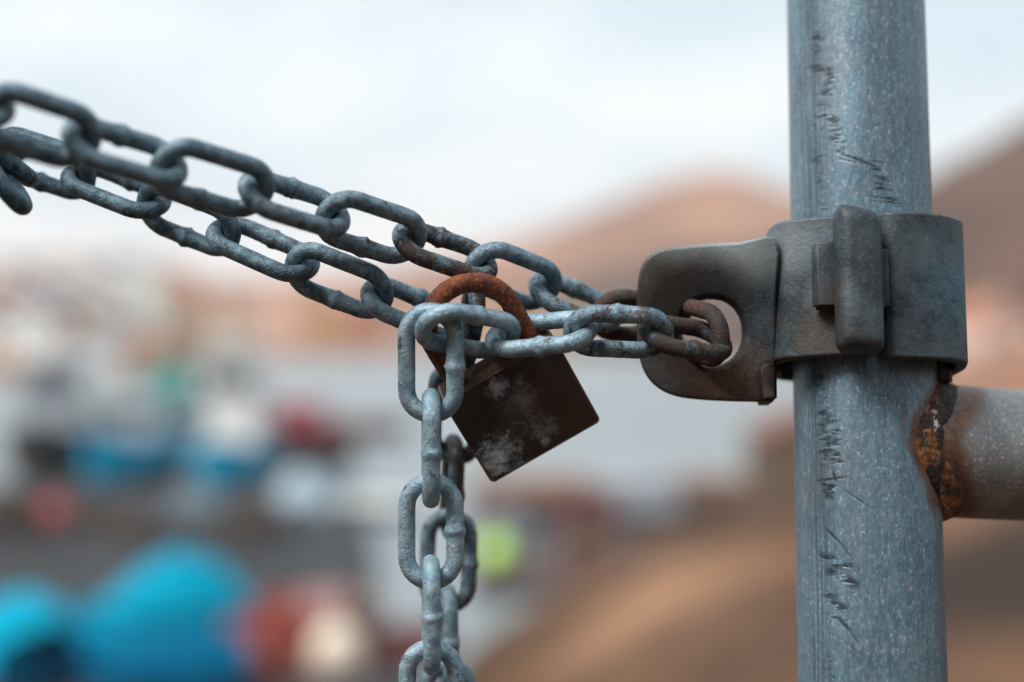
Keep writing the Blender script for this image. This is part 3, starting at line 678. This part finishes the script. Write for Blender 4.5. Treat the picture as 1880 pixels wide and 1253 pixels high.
if nrm.y > 0: nrm = -nrm
TH_ = 0.0062
rings = []
def ring(pts, off, k=1.0, toward=None):
    r = []
    for i, p in enumerate(pts):
        q = p if toward is None else (p[0] + (toward[i][0] - p[0]) * k, p[1] + (toward[i][1] - p[1]) * k)
        r.append(bm.verts.new(plp(*q) + nrm * off))
    return r
def frac(pts, tow, dpx): return [(p[0] + (t[0] - p[0]) / math.hypot(t[0] - p[0], t[1] - p[1]) * dpx, p[1] + (t[1] - p[1]) / math.hypot(t[0] - p[0], t[1] - p[1]) * dpx) for p, t in zip(pts, tow)]
seq = []
hcs = [hc] * HN
R_ = [ring(OUT, -TH_ / 2), ring(OUT, TH_ / 2 - .0012), ring(frac(OUT, hcs, 2.2), TH_ / 2 - .0004), ring(frac(OUT, hcs, 7), TH_ / 2),
      ring([((o[0] + h[0]) / 2, (o[1] + h[1]) / 2) for o, h in zip(OUT, HOLE)], TH_ / 2),
      ring(frac(HOLE, OUT, 13), TH_ / 2), ring(frac(HOLE, OUT, 5), TH_ / 2 - .0007), ring(HOLE, TH_ / 2 - .0026), ring(HOLE, -TH_ / 2 + .001), ring(frac(HOLE, OUT, 6), -TH_ / 2)]
for a_, b_ in zip(R_, R_[1:] + [R_[0]]):
    for i in range(HN): j = (i + 1) % HN; bm.faces.new((a_[i], a_[j], b_[j], b_[i]))
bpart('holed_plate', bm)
# flange joining the plate to the strap and running below it
bm = bmesh.new()
fl_a = plp(1408, 586); q0 = GI @ P(1409, 700, .494)
bx(bm, (-0.0335, -0.0010, -0.0035), (0.0030, 0.019, 0.042)); bmesh.ops.bevel(bm, geom=bm.edges[:], offset=0.0012, segments=3, affect='EDGES'); bpart('flange', bm)
bm = bmesh.new(); q1 = GI @ P(1412, 707, .4955)
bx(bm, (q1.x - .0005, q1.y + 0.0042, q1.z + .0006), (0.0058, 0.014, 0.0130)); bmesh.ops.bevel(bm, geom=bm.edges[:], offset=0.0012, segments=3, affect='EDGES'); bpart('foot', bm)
# bolt nut behind the bracket, seen under its right end
bm = bmesh.new(); q2 = GI @ P(1725, 686, .505); cyl(bm, (q2.x, q2.y, q2.z - .003), (q2.x, q2.y, q2.z + .006), .0045, .0045, 6); bpart('bolt', bm, False)
# far gate post at the rail's end and the other post (outside the frame, for other viewpoints)
def plain_post(name, base, top, label, parent=None):
    bm = bmesh.new(); cyl(bm, base, top, RP, RP, 40); o = bm_obj(name, bm, M_RAIL, parent, smooth=False)
    for p in o.data.polygons: p.use_smooth = len(p.vertices) == 4
    if label: tag(o, label, 'post')
    return o
e = RD * 1.10
plain_post('hinge_stile', (e.x, e.y, -1.3), (e.x, e.y, 0.30), None, gate)
PL = P(-1010, 500, .425)
plain_post('gate_post', (PL.x, PL.y, 5.7), (PL.x, PL.y, 7.45), 'second galvanised post that the chain runs to, beyond the left edge')
# ------------------------------------------------------------------ BACKGROUND
WALLS = {'white': (0.80, 0.79, 0.76), 'cream': (0.72, 0.60, 0.46), 'pink': (0.70, 0.48, 0.40), 'ochre': (0.60, 0.36, 0.17), 'pale grey': (0.55, 0.57, 0.58), 'terracotta': (0.50, 0.22, 0.12)}
ROOFS = {'slate': (0.10, 0.11, 0.125), 'orange tiled': (0.48, 0.20, 0.10), 'red': (0.42, 0.09, 0.06), 'brown': (0.16, 0.09, 0.06)}
MW = {k: simple('render ' + k, c, 0.85, 0.08, 0.6) for k, c in WALLS.items()}
MR = {k: simple('roof ' + k, c, 0.75, 0.15, 2.0) for k, c in ROOFS.items()}
M_GLASS = simple('window glass', (0.03, 0.04, 0.05), 0.1, 0.2, 3.0)
M_TIMB = simple('painted timber', (0.14, 0.09, 0.06), 0.7, 0.3, 3.0)
ORD = ['first', 'second', 'third', 'fourth', 'fifth', 'sixth', 'seventh', 'eighth', 'ninth', 'tenth', 'eleventh', 'twelfth', 'thirteenth', 'fourteenth', 'fifteenth', 'sixteenth']
def house(px, Y, W, H, wall, roof, label, group, floors=2, rz=0.0, D=7.0):
    x = (px - 940) / FPX * Y; z = terrain(x, Y) - 0.6
    t = empty('house', (x, Y, z), rz); tag(t, label, 'house', group)
    bm = bmesh.new(); prism(bm, [(-W / 2, 0), (W / 2, 0), (W / 2, H + .6), (0, H + .6 + W * 0.28), (-W / 2, H + .6)], -D / 2, D / 2); bm_obj('wall', bm, MW[wall], t)
    bm = bmesh.new(); e = 0.35; s_ = 0.56
    prism(bm, [(-W / 2 - e, H + .6 - e * s_ + .02), (0, H + .6 + W * 0.28 + .02), (W / 2 + e, H + .6 - e * s_ + .02), (W / 2 + e, H + .85 - e * s_), (0, H + .85 + W * 0.28), (-W / 2 - e, H + .85 - e * s_)], -D / 2 - e, D / 2 + e)
    rf = bm_obj('roof', bm, MR[roof], t)
    bm = bmesh.new(); bx(bm, (W * 0.22, 0, H + W * 0.28 + .9), (0.7, 0.7, 1.4)); bx(bm, (W * 0.22, 0, H + W * 0.28 + 1.66), (0.85, 0.85, 0.14)); bm_obj('chimney', bm, MW['pale grey'], rf)
    for fl in range(floors):
        for k in range(max(2, int(W / 2.6))):
            if fl == 0 and k == 0: continue
            n = max(2, int(W / 2.6)); wx = -W / 2 + W * (k + .5) / n
            bm = bmesh.new(); bx(bm, (wx, -D / 2 - .02, 2.1 + fl * 2.7), (1.0, 0.08, 1.3)); bm_obj('window', bm, M_GLASS, t)
    n = max(2, int(W / 2.6))
    bm = bmesh.new(); bx(bm, (-W / 2 + W * .5 / n, -D / 2 - .02, 1.65), (0.95, 0.08, 2.1)); bm_obj('door', bm, M_TIMB, t)
rh = random.Random(11)
lefts = [(14, 214, 7, 5.6, 'terracotta', 'red'), (52, 222, 8, 6.2, 'white', 'slate'), (96, 205, 9, 5.0, 'white', 'slate'), (30, 206, 9, 4.5, 'white', 'slate'),
         (142, 214, 8, 6.0, 'white', 'orange tiled'), (108, 196, 9, 4.8, 'pink', 'slate'), (186, 216, 9, 6.0, 'white', 'slate'), (230, 218, 11, 7.6, 'white', 'slate'),
         (278, 226, 8, 5.2, 'cream', 'orange tiled'), (66, 192, 8, 4.6, 'white', 'slate'), (168, 198, 7, 4.0, 'white', 'brown')]
lefts += [(8, 250, 9, 5, 'white', 'slate'), (84, 256, 8, 5, 'white', 'orange tiled'), (128, 246, 9, 5.5, 'white', 'slate'), (210, 252, 9, 5, 'white', 'brown'), (256, 246, 9, 6, 'white', 'slate')]
lefts.sort(key=lambda r: r[0])
for i, (px, Y, W, H, wc, rc) in enumerate(lefts):
    house(px, Y, W, H, wc, rc, '%s house with %s roof on the left headland, %s from the left' % (wc, rc, ORD[i]), 'houses on the left headland', 2, rh.uniform(-.3, .3))
fars = []
for i in range(16):
    px = 310 + i * 39 + rh.uniform(-10, 10); Y = rh.choice([318, 345, 380])
    wc = ['ochre', 'terracotta', 'cream', 'ochre', 'cream', 'pink', 'cream', 'ochre'][i % 8]; rc = ['orange tiled', 'orange tiled', 'brown', 'orange tiled'][i % 4]
    fars.append((px, Y, rh.uniform(9, 14), rh.uniform(5, 7), wc, rc))
for i, (px, Y, W, H, wc, rc) in enumerate(fars):
    house(px, Y, W, H, wc, rc, '%s house with %s roof on the far shore, %s from the left' % (wc, rc, ORD[i]), 'houses on the far shore', 2, rh.uniform(-.3, .3), 9)
for i, (px, Y, W, H, wc, rc) in enumerate([(1812, 150, 6.5, 4.0, 'pink', 'orange tiled'), (1008, 330, 10, 5, 'cream', 'orange tiled'), (1120, 335, 12, 5, 'white', 'brown')]):
    house(px, Y, W, H, wc, rc, ['pink house with orange tiled roof just right of the gate post', 'cream house at the foot of the middle hill', 'long white house with brown roof below the middle hill'][i], 'houses on the right shore', 2, .2)

# quays
def slab(name, pts, z, depth, mat, lab=None):
    A_ = [(x, y, z) for x, y in pts]; B_ = [(x, y, z - depth) for x, y in pts]; n = len(pts)
    F_ = [tuple(range(n))] + [tuple(range(n, 2 * n))[::-1]] + [(i, i + n, (i + 1) % n + n, (i + 1) % n) for i in range(n)]
    return tag(mesh_obj(name, A_ + B_, F_, mat), kind='structure')
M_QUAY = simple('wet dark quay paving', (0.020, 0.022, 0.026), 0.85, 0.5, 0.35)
M_QUAY2 = simple('brown quay paving', (0.075, 0.052, 0.050), 0.85, 0.3, 0.4)
M_PONT = simple('grey timber pontoon', (0.050, 0.046, 0.050), 0.85, 0.35, 1.2)
def gp(px, py, z): q = ground(px, py, z); return (q.x, q.y)
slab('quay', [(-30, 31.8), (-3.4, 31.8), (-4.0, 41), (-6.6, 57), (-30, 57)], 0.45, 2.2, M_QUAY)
slab('quay', [(-1.0, 35.5), (22, 35.5), (22, 57), (-1.6, 57)], 0.4, 2.2, M_QUAY2)
slab('pontoon', [(-14, 22), (-2.2, 22), (-2.0, 29.5), (-14, 31)], 0.5, 1.2, M_PONT)

def boat(name, x, y, z, rz, L, B_, Hh, hull_m, top_m, label, cat='boat', group=None, house_h=0, house_m=None, mast=0, boot=None, tarp=None, tarp_h=1.0):
    t = empty(name, (x, y, z), rz); tag(t, label, cat, group)
    secs = []                                            # stations from stern (y=-L/2) to bow (y=+L/2)
    ns_ = 15
    def row(k, inset=0.0, keel=-.35):
        s_ = k / (ns_ - 1); yy = -L / 2 + L * s_
        bb = B_ / 2 * (0.82 + .18 * sm(s_ * 3)) * (1 - max(0, (s_ - .5) / .5) ** 2.3) + .03
        sh = Hh * (1 + .45 * max(0, (s_ - .45) / .55) ** 2 + .08 * (1 - s_))
        rk = max(0, (s_ - .7) / .3) * .10 * L
        return [(-bb + inset, yy + rk * .6, sh), (-bb * .93 + inset, yy + rk * .3, sh * .45), (-bb * .62, yy, 0.0), (0, yy - rk * .3, keel),
                (bb * .62, yy, 0.0), (bb * .93 - inset, yy + rk * .3, sh * .45), (bb - inset, yy + rk * .6, sh)]
    bm = bmesh.new(); R0 = [[bm.verts.new(p) for p in row(k)] for k in range(ns_)]
    for k in range(ns_ - 1):
        for i in range(6): bm.faces.new((R0[k][i], R0[k][i + 1], R0[k + 1][i + 1], R0[k + 1][i]))
    bm.faces.new(R0[0]); bm.faces.new(R0[-1][::-1]); bmesh.ops.recalc_face_normals(bm, faces=bm.faces[:])
    me = bpy.data.meshes.new('hull'); bm.to_mesh(me); bm.free(); h = bpy.data.objects.new('hull', me); link(h); h.parent = t
    me.materials.append(hull_m); me.materials.append(boot or M_DARKH)
    for p in me.polygons:
        p.use_smooth = True
        if p.center.z < Hh * .28: p.material_index = 1
    bm = bmesh.new()                                     # deck
    D0 = [(bm.verts.new((r[0][0] + .05, r[0][1], r[0][2] - .18)), bm.verts.new((r[6][0] - .05, r[6][1], r[6][2] - .18))) for r in [row(k) for k in range(ns_)]]
    for a, b in zip(D0, D0[1:]): bm.faces.new((a[0], a[1], b[1], b[0]))
    bm_obj('deck', bm, M_DECK, t)
    bm = bmesh.new()
    for side in (0, 6):
        rs = [row(k)[side] for k in range(ns_)]
        for a, b in zip(rs, rs[1:]): cyl(bm, a, b, .055, .055, 8)
    bm_obj('gunwale', bm, top_m, t)
    if house_h:
        wdt = B_ * .62; ln = L * .26; yb = -L * .05
        bm = bmesh.new(); bx(bm, (0, yb, Hh + house_h / 2 - .2), (wdt, ln, house_h), .08); hs = bm_obj('wheelhouse', bm, house_m or M_WHITE, t)
        bm = bmesh.new(); bx(bm, (0, yb + .1, Hh + house_h - .12), (wdt + .35, ln + .5, .12), .03); bm_obj('roof', bm, house_m or M_WHITE, hs)
        for k in (-1, 0, 1):
            bm = bmesh.new(); bx(bm, (k * wdt * .31, yb + ln / 2 + .01, Hh + house_h * .62), (wdt * .25, .05, house_h * .26)); bm_obj('window', bm, M_GLASS, hs)
            bm = bmesh.new(); bx(bm, (k * wdt * .31, yb - ln / 2 - .01, Hh + house_h * .62), (wdt * .22, .05, house_h * .22)); bm_obj('window', bm, M_GLASS, hs)
    if mast:
        bm = bmesh.new(); cyl(bm, (0, -L * .22, Hh * .5), (0, -L * .22, mast), .07, .04, 10); cyl(bm, (0, -L * .22, mast * .62), (0, -L * .46, mast * .72), .04, .03, 8); cyl(bm, (-.7, -L * .22, mast * .8), (.7, -L * .22, mast * .8), .03, .03, 8)
        bm_obj('mast', bm, top_m, t)
    if tarp:
        bm = bmesh.new(); G = []
        for k in range(ns_):
            r = row(k); s_ = k / (ns_ - 1); rr = []
            for i in range(11):
                u = -1 + 2 * i / 10; hw = r[6][0] + .10
                hh = tarp_h * (math.sin(math.pi * min(1, s_ * 1.15 + .06)) ** .45) * (1 - abs(u) ** 1.7)
                zz = r[0][2] + hh + .22 * noise.noise(Vector((u * 2.2, k * .45, x))) - (0.42 if abs(u) > .99 else 0)
                rr.append(bm.verts.new((u * hw, r[0][1], zz)))
            G.append(rr)
        for a, b in zip(G, G[1:]):
            for i in range(10): bm.faces.new((a[i], a[i + 1], b[i + 1], b[i]))
        bm_obj('tarpaulin', bm, tarp, t, smooth=True)
    return t
M_DARKH = simple('dark antifouling', (0.030, 0.020, 0.020), 0.6, 0.3, 2)
M_DECK = simple('boat deck', (0.12, 0.11, 0.10), 0.7, 0.3, 2)
M_WHITE = simple('white boat paint', (0.82, 0.82, 0.80), 0.35, 0.05, 1)
M_CYAN = simple('cyan hull paint', (0.0, 0.34, 0.55), 0.5, 0.12, 1)
M_TARP = simple('cyan tarpaulin', (0.0, 0.31, 0.47), 0.7, 0.15, .9)
M_TARP2 = simple('blue tarpaulin', (0.0, 0.11, 0.22), 0.7, 0.15, .9)
M_MAROON = simple('maroon paint', (0.16, 0.045, 0.05), 0.5, 0.2, 1)
M_REDP = simple('red paint', (0.50, 0.07, 0.09), 0.5, 0.2, 1)
M_GREY = simple('grey boat paint', (0.40, 0.43, 0.46), 0.4, 0.15, 1)
for m_ in (M_TARP, M_TARP2, M_CYAN): m_.node_tree.nodes['Principled BSDF'].inputs['Specular IOR Level'].default_value = 0.03
M_TEAL = simple('sea green paint', (0.10, 0.42, 0.36), 0.4, 0.15, 1)
M_LIME = simple('lime float', (0.55, 0.88, 0.16), 0.4, 0.06, 1)
M_CRM = simple('cream float', (0.76, 0.64, 0.52), 0.5, 0.08, 2)
M_NET = simple('red fishing net', (0.26, 0.060, 0.045), 0.9, 0.45, 6)
M_BOX = simple('red fish crate', (0.40, 0.10, 0.075), 0.5, 0.15, 2)
M_PBOX = simple('pale pink fish crate', (0.66, 0.42, 0.40), 0.5, 0.1, 2)
M_BROWN = simple('rusty brown steel', (0.20, 0.085, 0.055), 0.8, 0.3, .8)
def bpos(px, Y): return (px - 940) / FPX * Y
boat('fishing_boat', bpos(222, 59), 61, 0, 3.05, 8.5, 3.3, 1.75, M_CYAN, M_CYAN, 'cyan hulled fishing boat with a small grey cabin, left of the white wheelhouse', house_h=2.0, house_m=M_GREY, mast=4.5)
boat('fishing_boat', bpos(418, 59), 60, 0, 3.2, 8.5, 3.2, 1.65, M_CYAN, M_WHITE, 'cyan hulled fishing boat with a tall white wheelhouse', house_h=4.6, mast=6.2)
boat('fishing_boat', bpos(530, 66), 68, 0, 2.7, 8.0, 2.7, 1.9, M_MAROON, M_REDP, 'maroon fishing boat with a red rail, right of the white wheelhouse', house_h=1.2, house_m=M_REDP)
boat('fishing_boat', bpos(70, 64), 66, 0, 3.3, 11, 4.2, 1.9, M_DARKH, M_GREY, 'large dark hulled fishing boat with a grey wheelhouse at the left edge', house_h=3.4, house_m=M_GREY, mast=7)
boat('fishing_boat', bpos(300, 92), 92, 0, 2.4, 9, 3.4, 1.5, M_GREY, M_TEAL, 'grey fishing boat with a sea green cabin, moored behind the cyan boats', house_h=3.0, house_m=M_TEAL, mast=6)
boat('fishing_boat', bpos(165, 104), 104, 0, 2.6, 10, 3.6, 1.8, M_WHITE, M_WHITE, 'white fishing boat moored far behind the left cyan boat', house_h=3.6, mast=8)
boat('fishing_boat', bpos(400, 125), 125, 0, 1.9, 9, 3.2, 1.5, M_WHITE, M_WHITE, 'distant white boat lying broadside behind the tall white wheelhouse', house_h=3.0, mast=6)
boat('rowing_boat', bpos(655, 86), 86, 0, 1.7, 6, 2.0, .9, M_BROWN, M_BROWN, 'small brown open boat alone on the pale water')
boat('rowing_boat', bpos(640, 51), 51, 0, 1.4, 5.0, 1.9, .55, M_WHITE, M_WHITE, 'small white open boat afloat below the brown one')
boat('covered_boat', bpos(288, 27.2), 27.6, .5, 2.2, 3.0, 1.8, .8, M_TARP2, M_TARP2, 'boat covered by a large bright cyan tarpaulin at the lower left', tarp=M_TARP, tarp_h=1.1)
boat('covered_boat', bpos(20, 25.2), 25.8, .5, .5, 3.2, 1.8, .8, M_TARP2, M_TARP2, 'boat under a cyan tarpaulin cut off by the lower left corner', tarp=M_TARP, tarp_h=.8)
boat('covered_boat', bpos(300, 24.0), 24.4, .5, 1.75, 2.6, 1.5, .75, M_TARP2, M_TARP2, 'low boat with a deep blue tarpaulin in front of the bright cyan one', tarp=M_TARP2, tarp_h=.35)
def floatb(px, py, z, r, mt, label, cat='float', ell=1.0):
    q = ground(px, py, z); t = empty('mooring_float', (q.x, q.y, z)); tag(t, label, cat)
    bm = bmesh.new(); ball(bm, (0, 0, r * .9), r, (1, 1, ell), 3); bm_obj('ball', bm, mt, t, True)
    bm = bmesh.new(); cyl(bm, (0, 0, r * (.9 + ell) - .04), (0, 0, r * (.9 + ell) + r * .28), r * .16, r * .12, 12)
    for k in range(12):
        a = 2 * math.pi * k / 12; b = 2 * math.pi * (k + 1) / 12; rr = r * .15; zc = r * (.9 + ell) + r * .40
        cyl(bm, (math.cos(a) * rr, 0, zc + math.sin(a) * rr), (math.cos(b) * rr, 0, zc + math.sin(b) * rr), r * .045, r * .045, 6)
    bm_obj('eye', bm, mt, t)
floatb(912, 1046, .4, .46, M_LIME, 'bright lime green float on the brown quay')
floatb(92, 975, .45, .52, M_REDP, 'pinkish red float on the dark quay at the left')
floatb(618, 1246, .5, .50, M_CRM, 'cream coloured float beside the red crates', ell=1.1)
def crate(x, y, z, mt, label, rz=0, W=.85, D=.6, H=.42):
    t = empty('fish_crate', (x, y, z), rz); tag(t, label, 'fish crate', 'fish crates on the pontoon')
    bm = bmesh.new(); w_ = .03
    bx(bm, (0, 0, w_ / 2), (W, D, w_))
    for s_ in (-1, 1):
        bx(bm, (s_ * (W / 2 - w_ / 2), 0, H / 2 + w_ / 2), (w_, D, H - w_)); bx(bm, (0, s_ * (D / 2 - w_ / 2), H / 2 + w_ / 2), (W - 2 * w_, w_, H - w_))
    bm_obj('body', bm, mt, t)
    bm = bmesh.new()
    for s_ in (-1, 1):
        bx(bm, (s_ * (W / 2 + .012), 0, H - .02), (.02, D + .06, .05)); bx(bm, (0, s_ * (D / 2 + .012), H - .02), (W + .004, .02, .05))
    bm_obj('rim', bm, mt, t)
q = ground(500, 1222, .5)
k = 0
names = ['bottom left crate of the red stack', 'bottom middle crate of the red stack', 'bottom right crate of the red stack', 'second layer left crate of the red stack', 'second layer right crate of the red stack', 'top crate of the red stack']
for (dx, dz, mt) in ((-.92, 0, M_BOX), (0, 0, M_NET), (.92, 0, M_BOX), (-.46, .43, M_BOX), (.48, .43, M_NET), (.1, .86, M_BOX)):
    crate(q.x + dx, q.y, .5 + dz, mt, 'red plastic fish crate, ' + names[k], .05 * (k % 3)); k += 1
q = ground(585, 1165, .5)
crate(q.x, q.y, .5, M_PBOX, 'pale pink fish crate, lower of the pair behind the cream float'); crate(q.x + .05, q.y, .93, M_PBOX, 'pale pink fish crate, upper of the pair behind the cream float')
crate(q.x - 1.6, q.y - 3.3, .5, M_PBOX, 'pale pink fish crate in front of the red stack')
q = ground(690, 1236, .5); k = 0
for (dx, dy, dz, mt, nm) in ((-3.6, 2.4, 0, M_NET, 'behind the left end of the red stack'), (-2.7, 2.4, 0, M_BOX, 'second from the left in the rear row'), (-1.8, 2.6, 0, M_NET, 'third from the left in the rear row'), (-.2, 1.0, 0, M_MAROON, 'right of the cream float'), (.75, 1.4, 0, M_NET, 'farthest right of the crates')):
    crate(q.x + dx, q.y + dy, .5 + dz, mt, 'dark red fish crate, ' + nm, .12 * k, 1.0, .7, .55); k += 1
q = ground(415, 1246, .5)
nb = bmesh.new(); vv = ball(nb, (0, 0, .18), .75, (1.35, 1, .62), 4)
for v_ in vv:
    n_ = noise.fractal(v_.co * 3.2, 1, 2, 4); v_.co += v_.co.normalized() * n_ * .22; v_.co.z = max(v_.co.z, 0)
o = bm_obj('fishing_net', nb, M_NET, None, True); o.location = (q.x, q.y, .5); tag(o, 'heap of red fishing net beside the blue tarpaulins', 'fishing net')
# sheds and container on the brown quay
def shed(px, Y, z, W, D, H, wm, rm, label, name='shed', cat='shed', pitch=.22, rz=0):
    x = bpos(px, Y); t = empty(name, (x, Y, z), rz); tag(t, label, cat)
    bm = bmesh.new(); prism(bm, [(-W / 2, 0), (W / 2, 0), (W / 2, H), (0, H + W * pitch), (-W / 2, H)], -D / 2, D / 2); bm_obj('wall', bm, wm, t)
    bm = bmesh.new(); e = .15
    prism(bm, [(-W / 2 - e, H + .01 - e * pitch * 2), (0, H + W * pitch + .01), (W / 2 + e, H + .01 - e * pitch * 2), (W / 2 + e, H + .12 - e * pitch * 2), (0, H + W * pitch + .12), (-W / 2 - e, H + .12 - e * pitch * 2)], -D / 2 - e, D / 2 + e); bm_obj('roof', bm, rm, t)
    bm = bmesh.new(); bx(bm, (0, -D / 2 - .02, H * .42), (min(.9, W * .6), .06, H * .8)); bm_obj('door', bm, M_TIMB, t)
shed(1082, 36.8, .4, 1.25, 1.3, 2.0, M_MAROON, M_MAROON, 'narrow maroon hut standing on the brown quay')
shed(1475, 54, .4, 3.8, 4, 2.3, M_TIMB, M_BROWN, 'brown timber shed at the end of the quay, behind the gate post')
M_STONE = simple('orange brown harbour wall', (0.34, 0.17, 0.095), 0.9, 0.35, .8)
bm = bmesh.new()
for i in range(46):
    x = bpos(870, 56.5) + i * .30; bx(bm, (x, 56.2 + .1 * noise.noise(Vector((i, 0, 0))), .4 + .22), (.285, .9, .44 + .1 * noise.noise(Vector((i * .7, 3, 0)))), .03)
o = bm_obj('harbour_wall', bm, M_STONE, None); tag(o, 'low orange brown stone wall along the far edge of the quay', 'wall')
# grey van-like trailer box on the quay
x = bpos(1165, 45); t = empty('box_trailer', (x, 45, .4), .25); tag(t, 'pale blue grey box trailer parked on the brown quay', 'trailer')
bm = bmesh.new(); bx(bm, (0, 0, 1.15), (2.4, 1.6, 1.2), .06); bm_obj('box', bm, M_GREY, t)
bm = bmesh.new(); bx(bm, (0, 0, .5), (2.3, 1.3, .08)); cyl(bm, (-1.2, 0, .48), (-2.1, 0, .48), .04, .04, 8); bm_obj('chassis', bm, M_DARKH, t)
for s_ in (-1, 1):
    bm = bmesh.new(); cyl(bm, (.2, s_ * .72, .3), (.2, s_ * .9, .3), .3, .3, 20); bm_obj('wheel', bm, M_DARKH, t)

M_DN = simple('dark brown net', (0.045, 0.030, 0.024), 0.95, .5, 5); M_SN = simple('slate tarpaulin', (0.10, 0.14, 0.17), 0.7, .3, 1); M_LB = simple('pale blue tarpaulin', (0.36, 0.46, 0.54), 0.7, .2, 1)
for px, Y, z, rr, hh, mt, nm, lb in ((12, 44, .45, 1.5, .9, M_DN, 'fishing_net', 'dark brown heap of net left of the red float'), (160, 46, .45, 1.2, .6, M_DN, 'fishing_net', 'low dark brown heap of net right of the red float'),
        (255, 43, .45, 1.3, .5, M_DN, 'fishing_net', 'dark brown heap of net below the left cyan boat'), (360, 47, .45, 1.1, .7, M_SN, 'covered_pile', 'slate grey covered pile between the two cyan boats'),
        (455, 44, .45, 1.4, .6, M_DN, 'fishing_net', 'dark brown heap of net below the tall white wheelhouse'), (560, 50, .45, 1.1, .8, M_LB, 'covered_pile', 'pale blue covered pile at the right end of the dark quay'),
        (940, 42, .4, .9, .5, M_SN, 'covered_pile', 'slate grey covered pile behind the lime float'), (1020, 47, .4, 1.2, .7, M_DN, 'fishing_net', 'dark brown heap of net left of the maroon hut'), (1290, 48, .4, 1.8, .6, M_DN, 'fishing_net', 'wide dark heap of net right of the box trailer'),
        (1380, 44, .4, 1.2, .5, M_SN, 'covered_pile', 'slate grey covered pile left of the timber shed'), (660, 33.5, .05, .7, .35, M_BROWN, 'covered_pile', 'small rusty brown mound behind the pink crates'),
        (330, 30.2, .5, .7, .5, M_DN, 'fishing_net', 'dark net heap behind the bright cyan tarpaulin')):
    nb = bmesh.new()
    for v_ in ball(nb, (0, 0, 0), 1.0, (rr, rr * .7, hh * 1.5), 3):
        n_ = noise.fractal(v_.co * 1.4 + Vector((px, 0, 0)), 1, 2, 4); v_.co += v_.co.normalized() * n_ * .25; v_.co.z = max(v_.co.z, -.02)
    o = bm_obj(nm, nb, mt, None, True); o.location = (bpos(px, Y), Y, z); tag(o, lb, 'fishing net' if nm == 'fishing_net' else 'covered pile')
# ------------------------------------------------------------------ haze over the harbour
hz = bpy.data.materials.new('sea haze'); hz.use_nodes = True; hn = hz.node_tree.nodes; hn.clear()
ho = hn.new('ShaderNodeOutputMaterial'); hp = hn.new('ShaderNodeVolumePrincipled')
hp.inputs['Color'].default_value = (0.99, 0.99, 1.0, 1); hp.inputs['Density'].default_value = 0.00030; hp.inputs['Anisotropy'].default_value = 0.2
hz.node_tree.links.new(hp.outputs[0], ho.inputs['Volume'])
bm = bmesh.new(); bx(bm, (0, 1750, 67), (8600, 4000, 139.2)); o = bm_obj('haze', bm, hz); tag(o, kind='stuff')
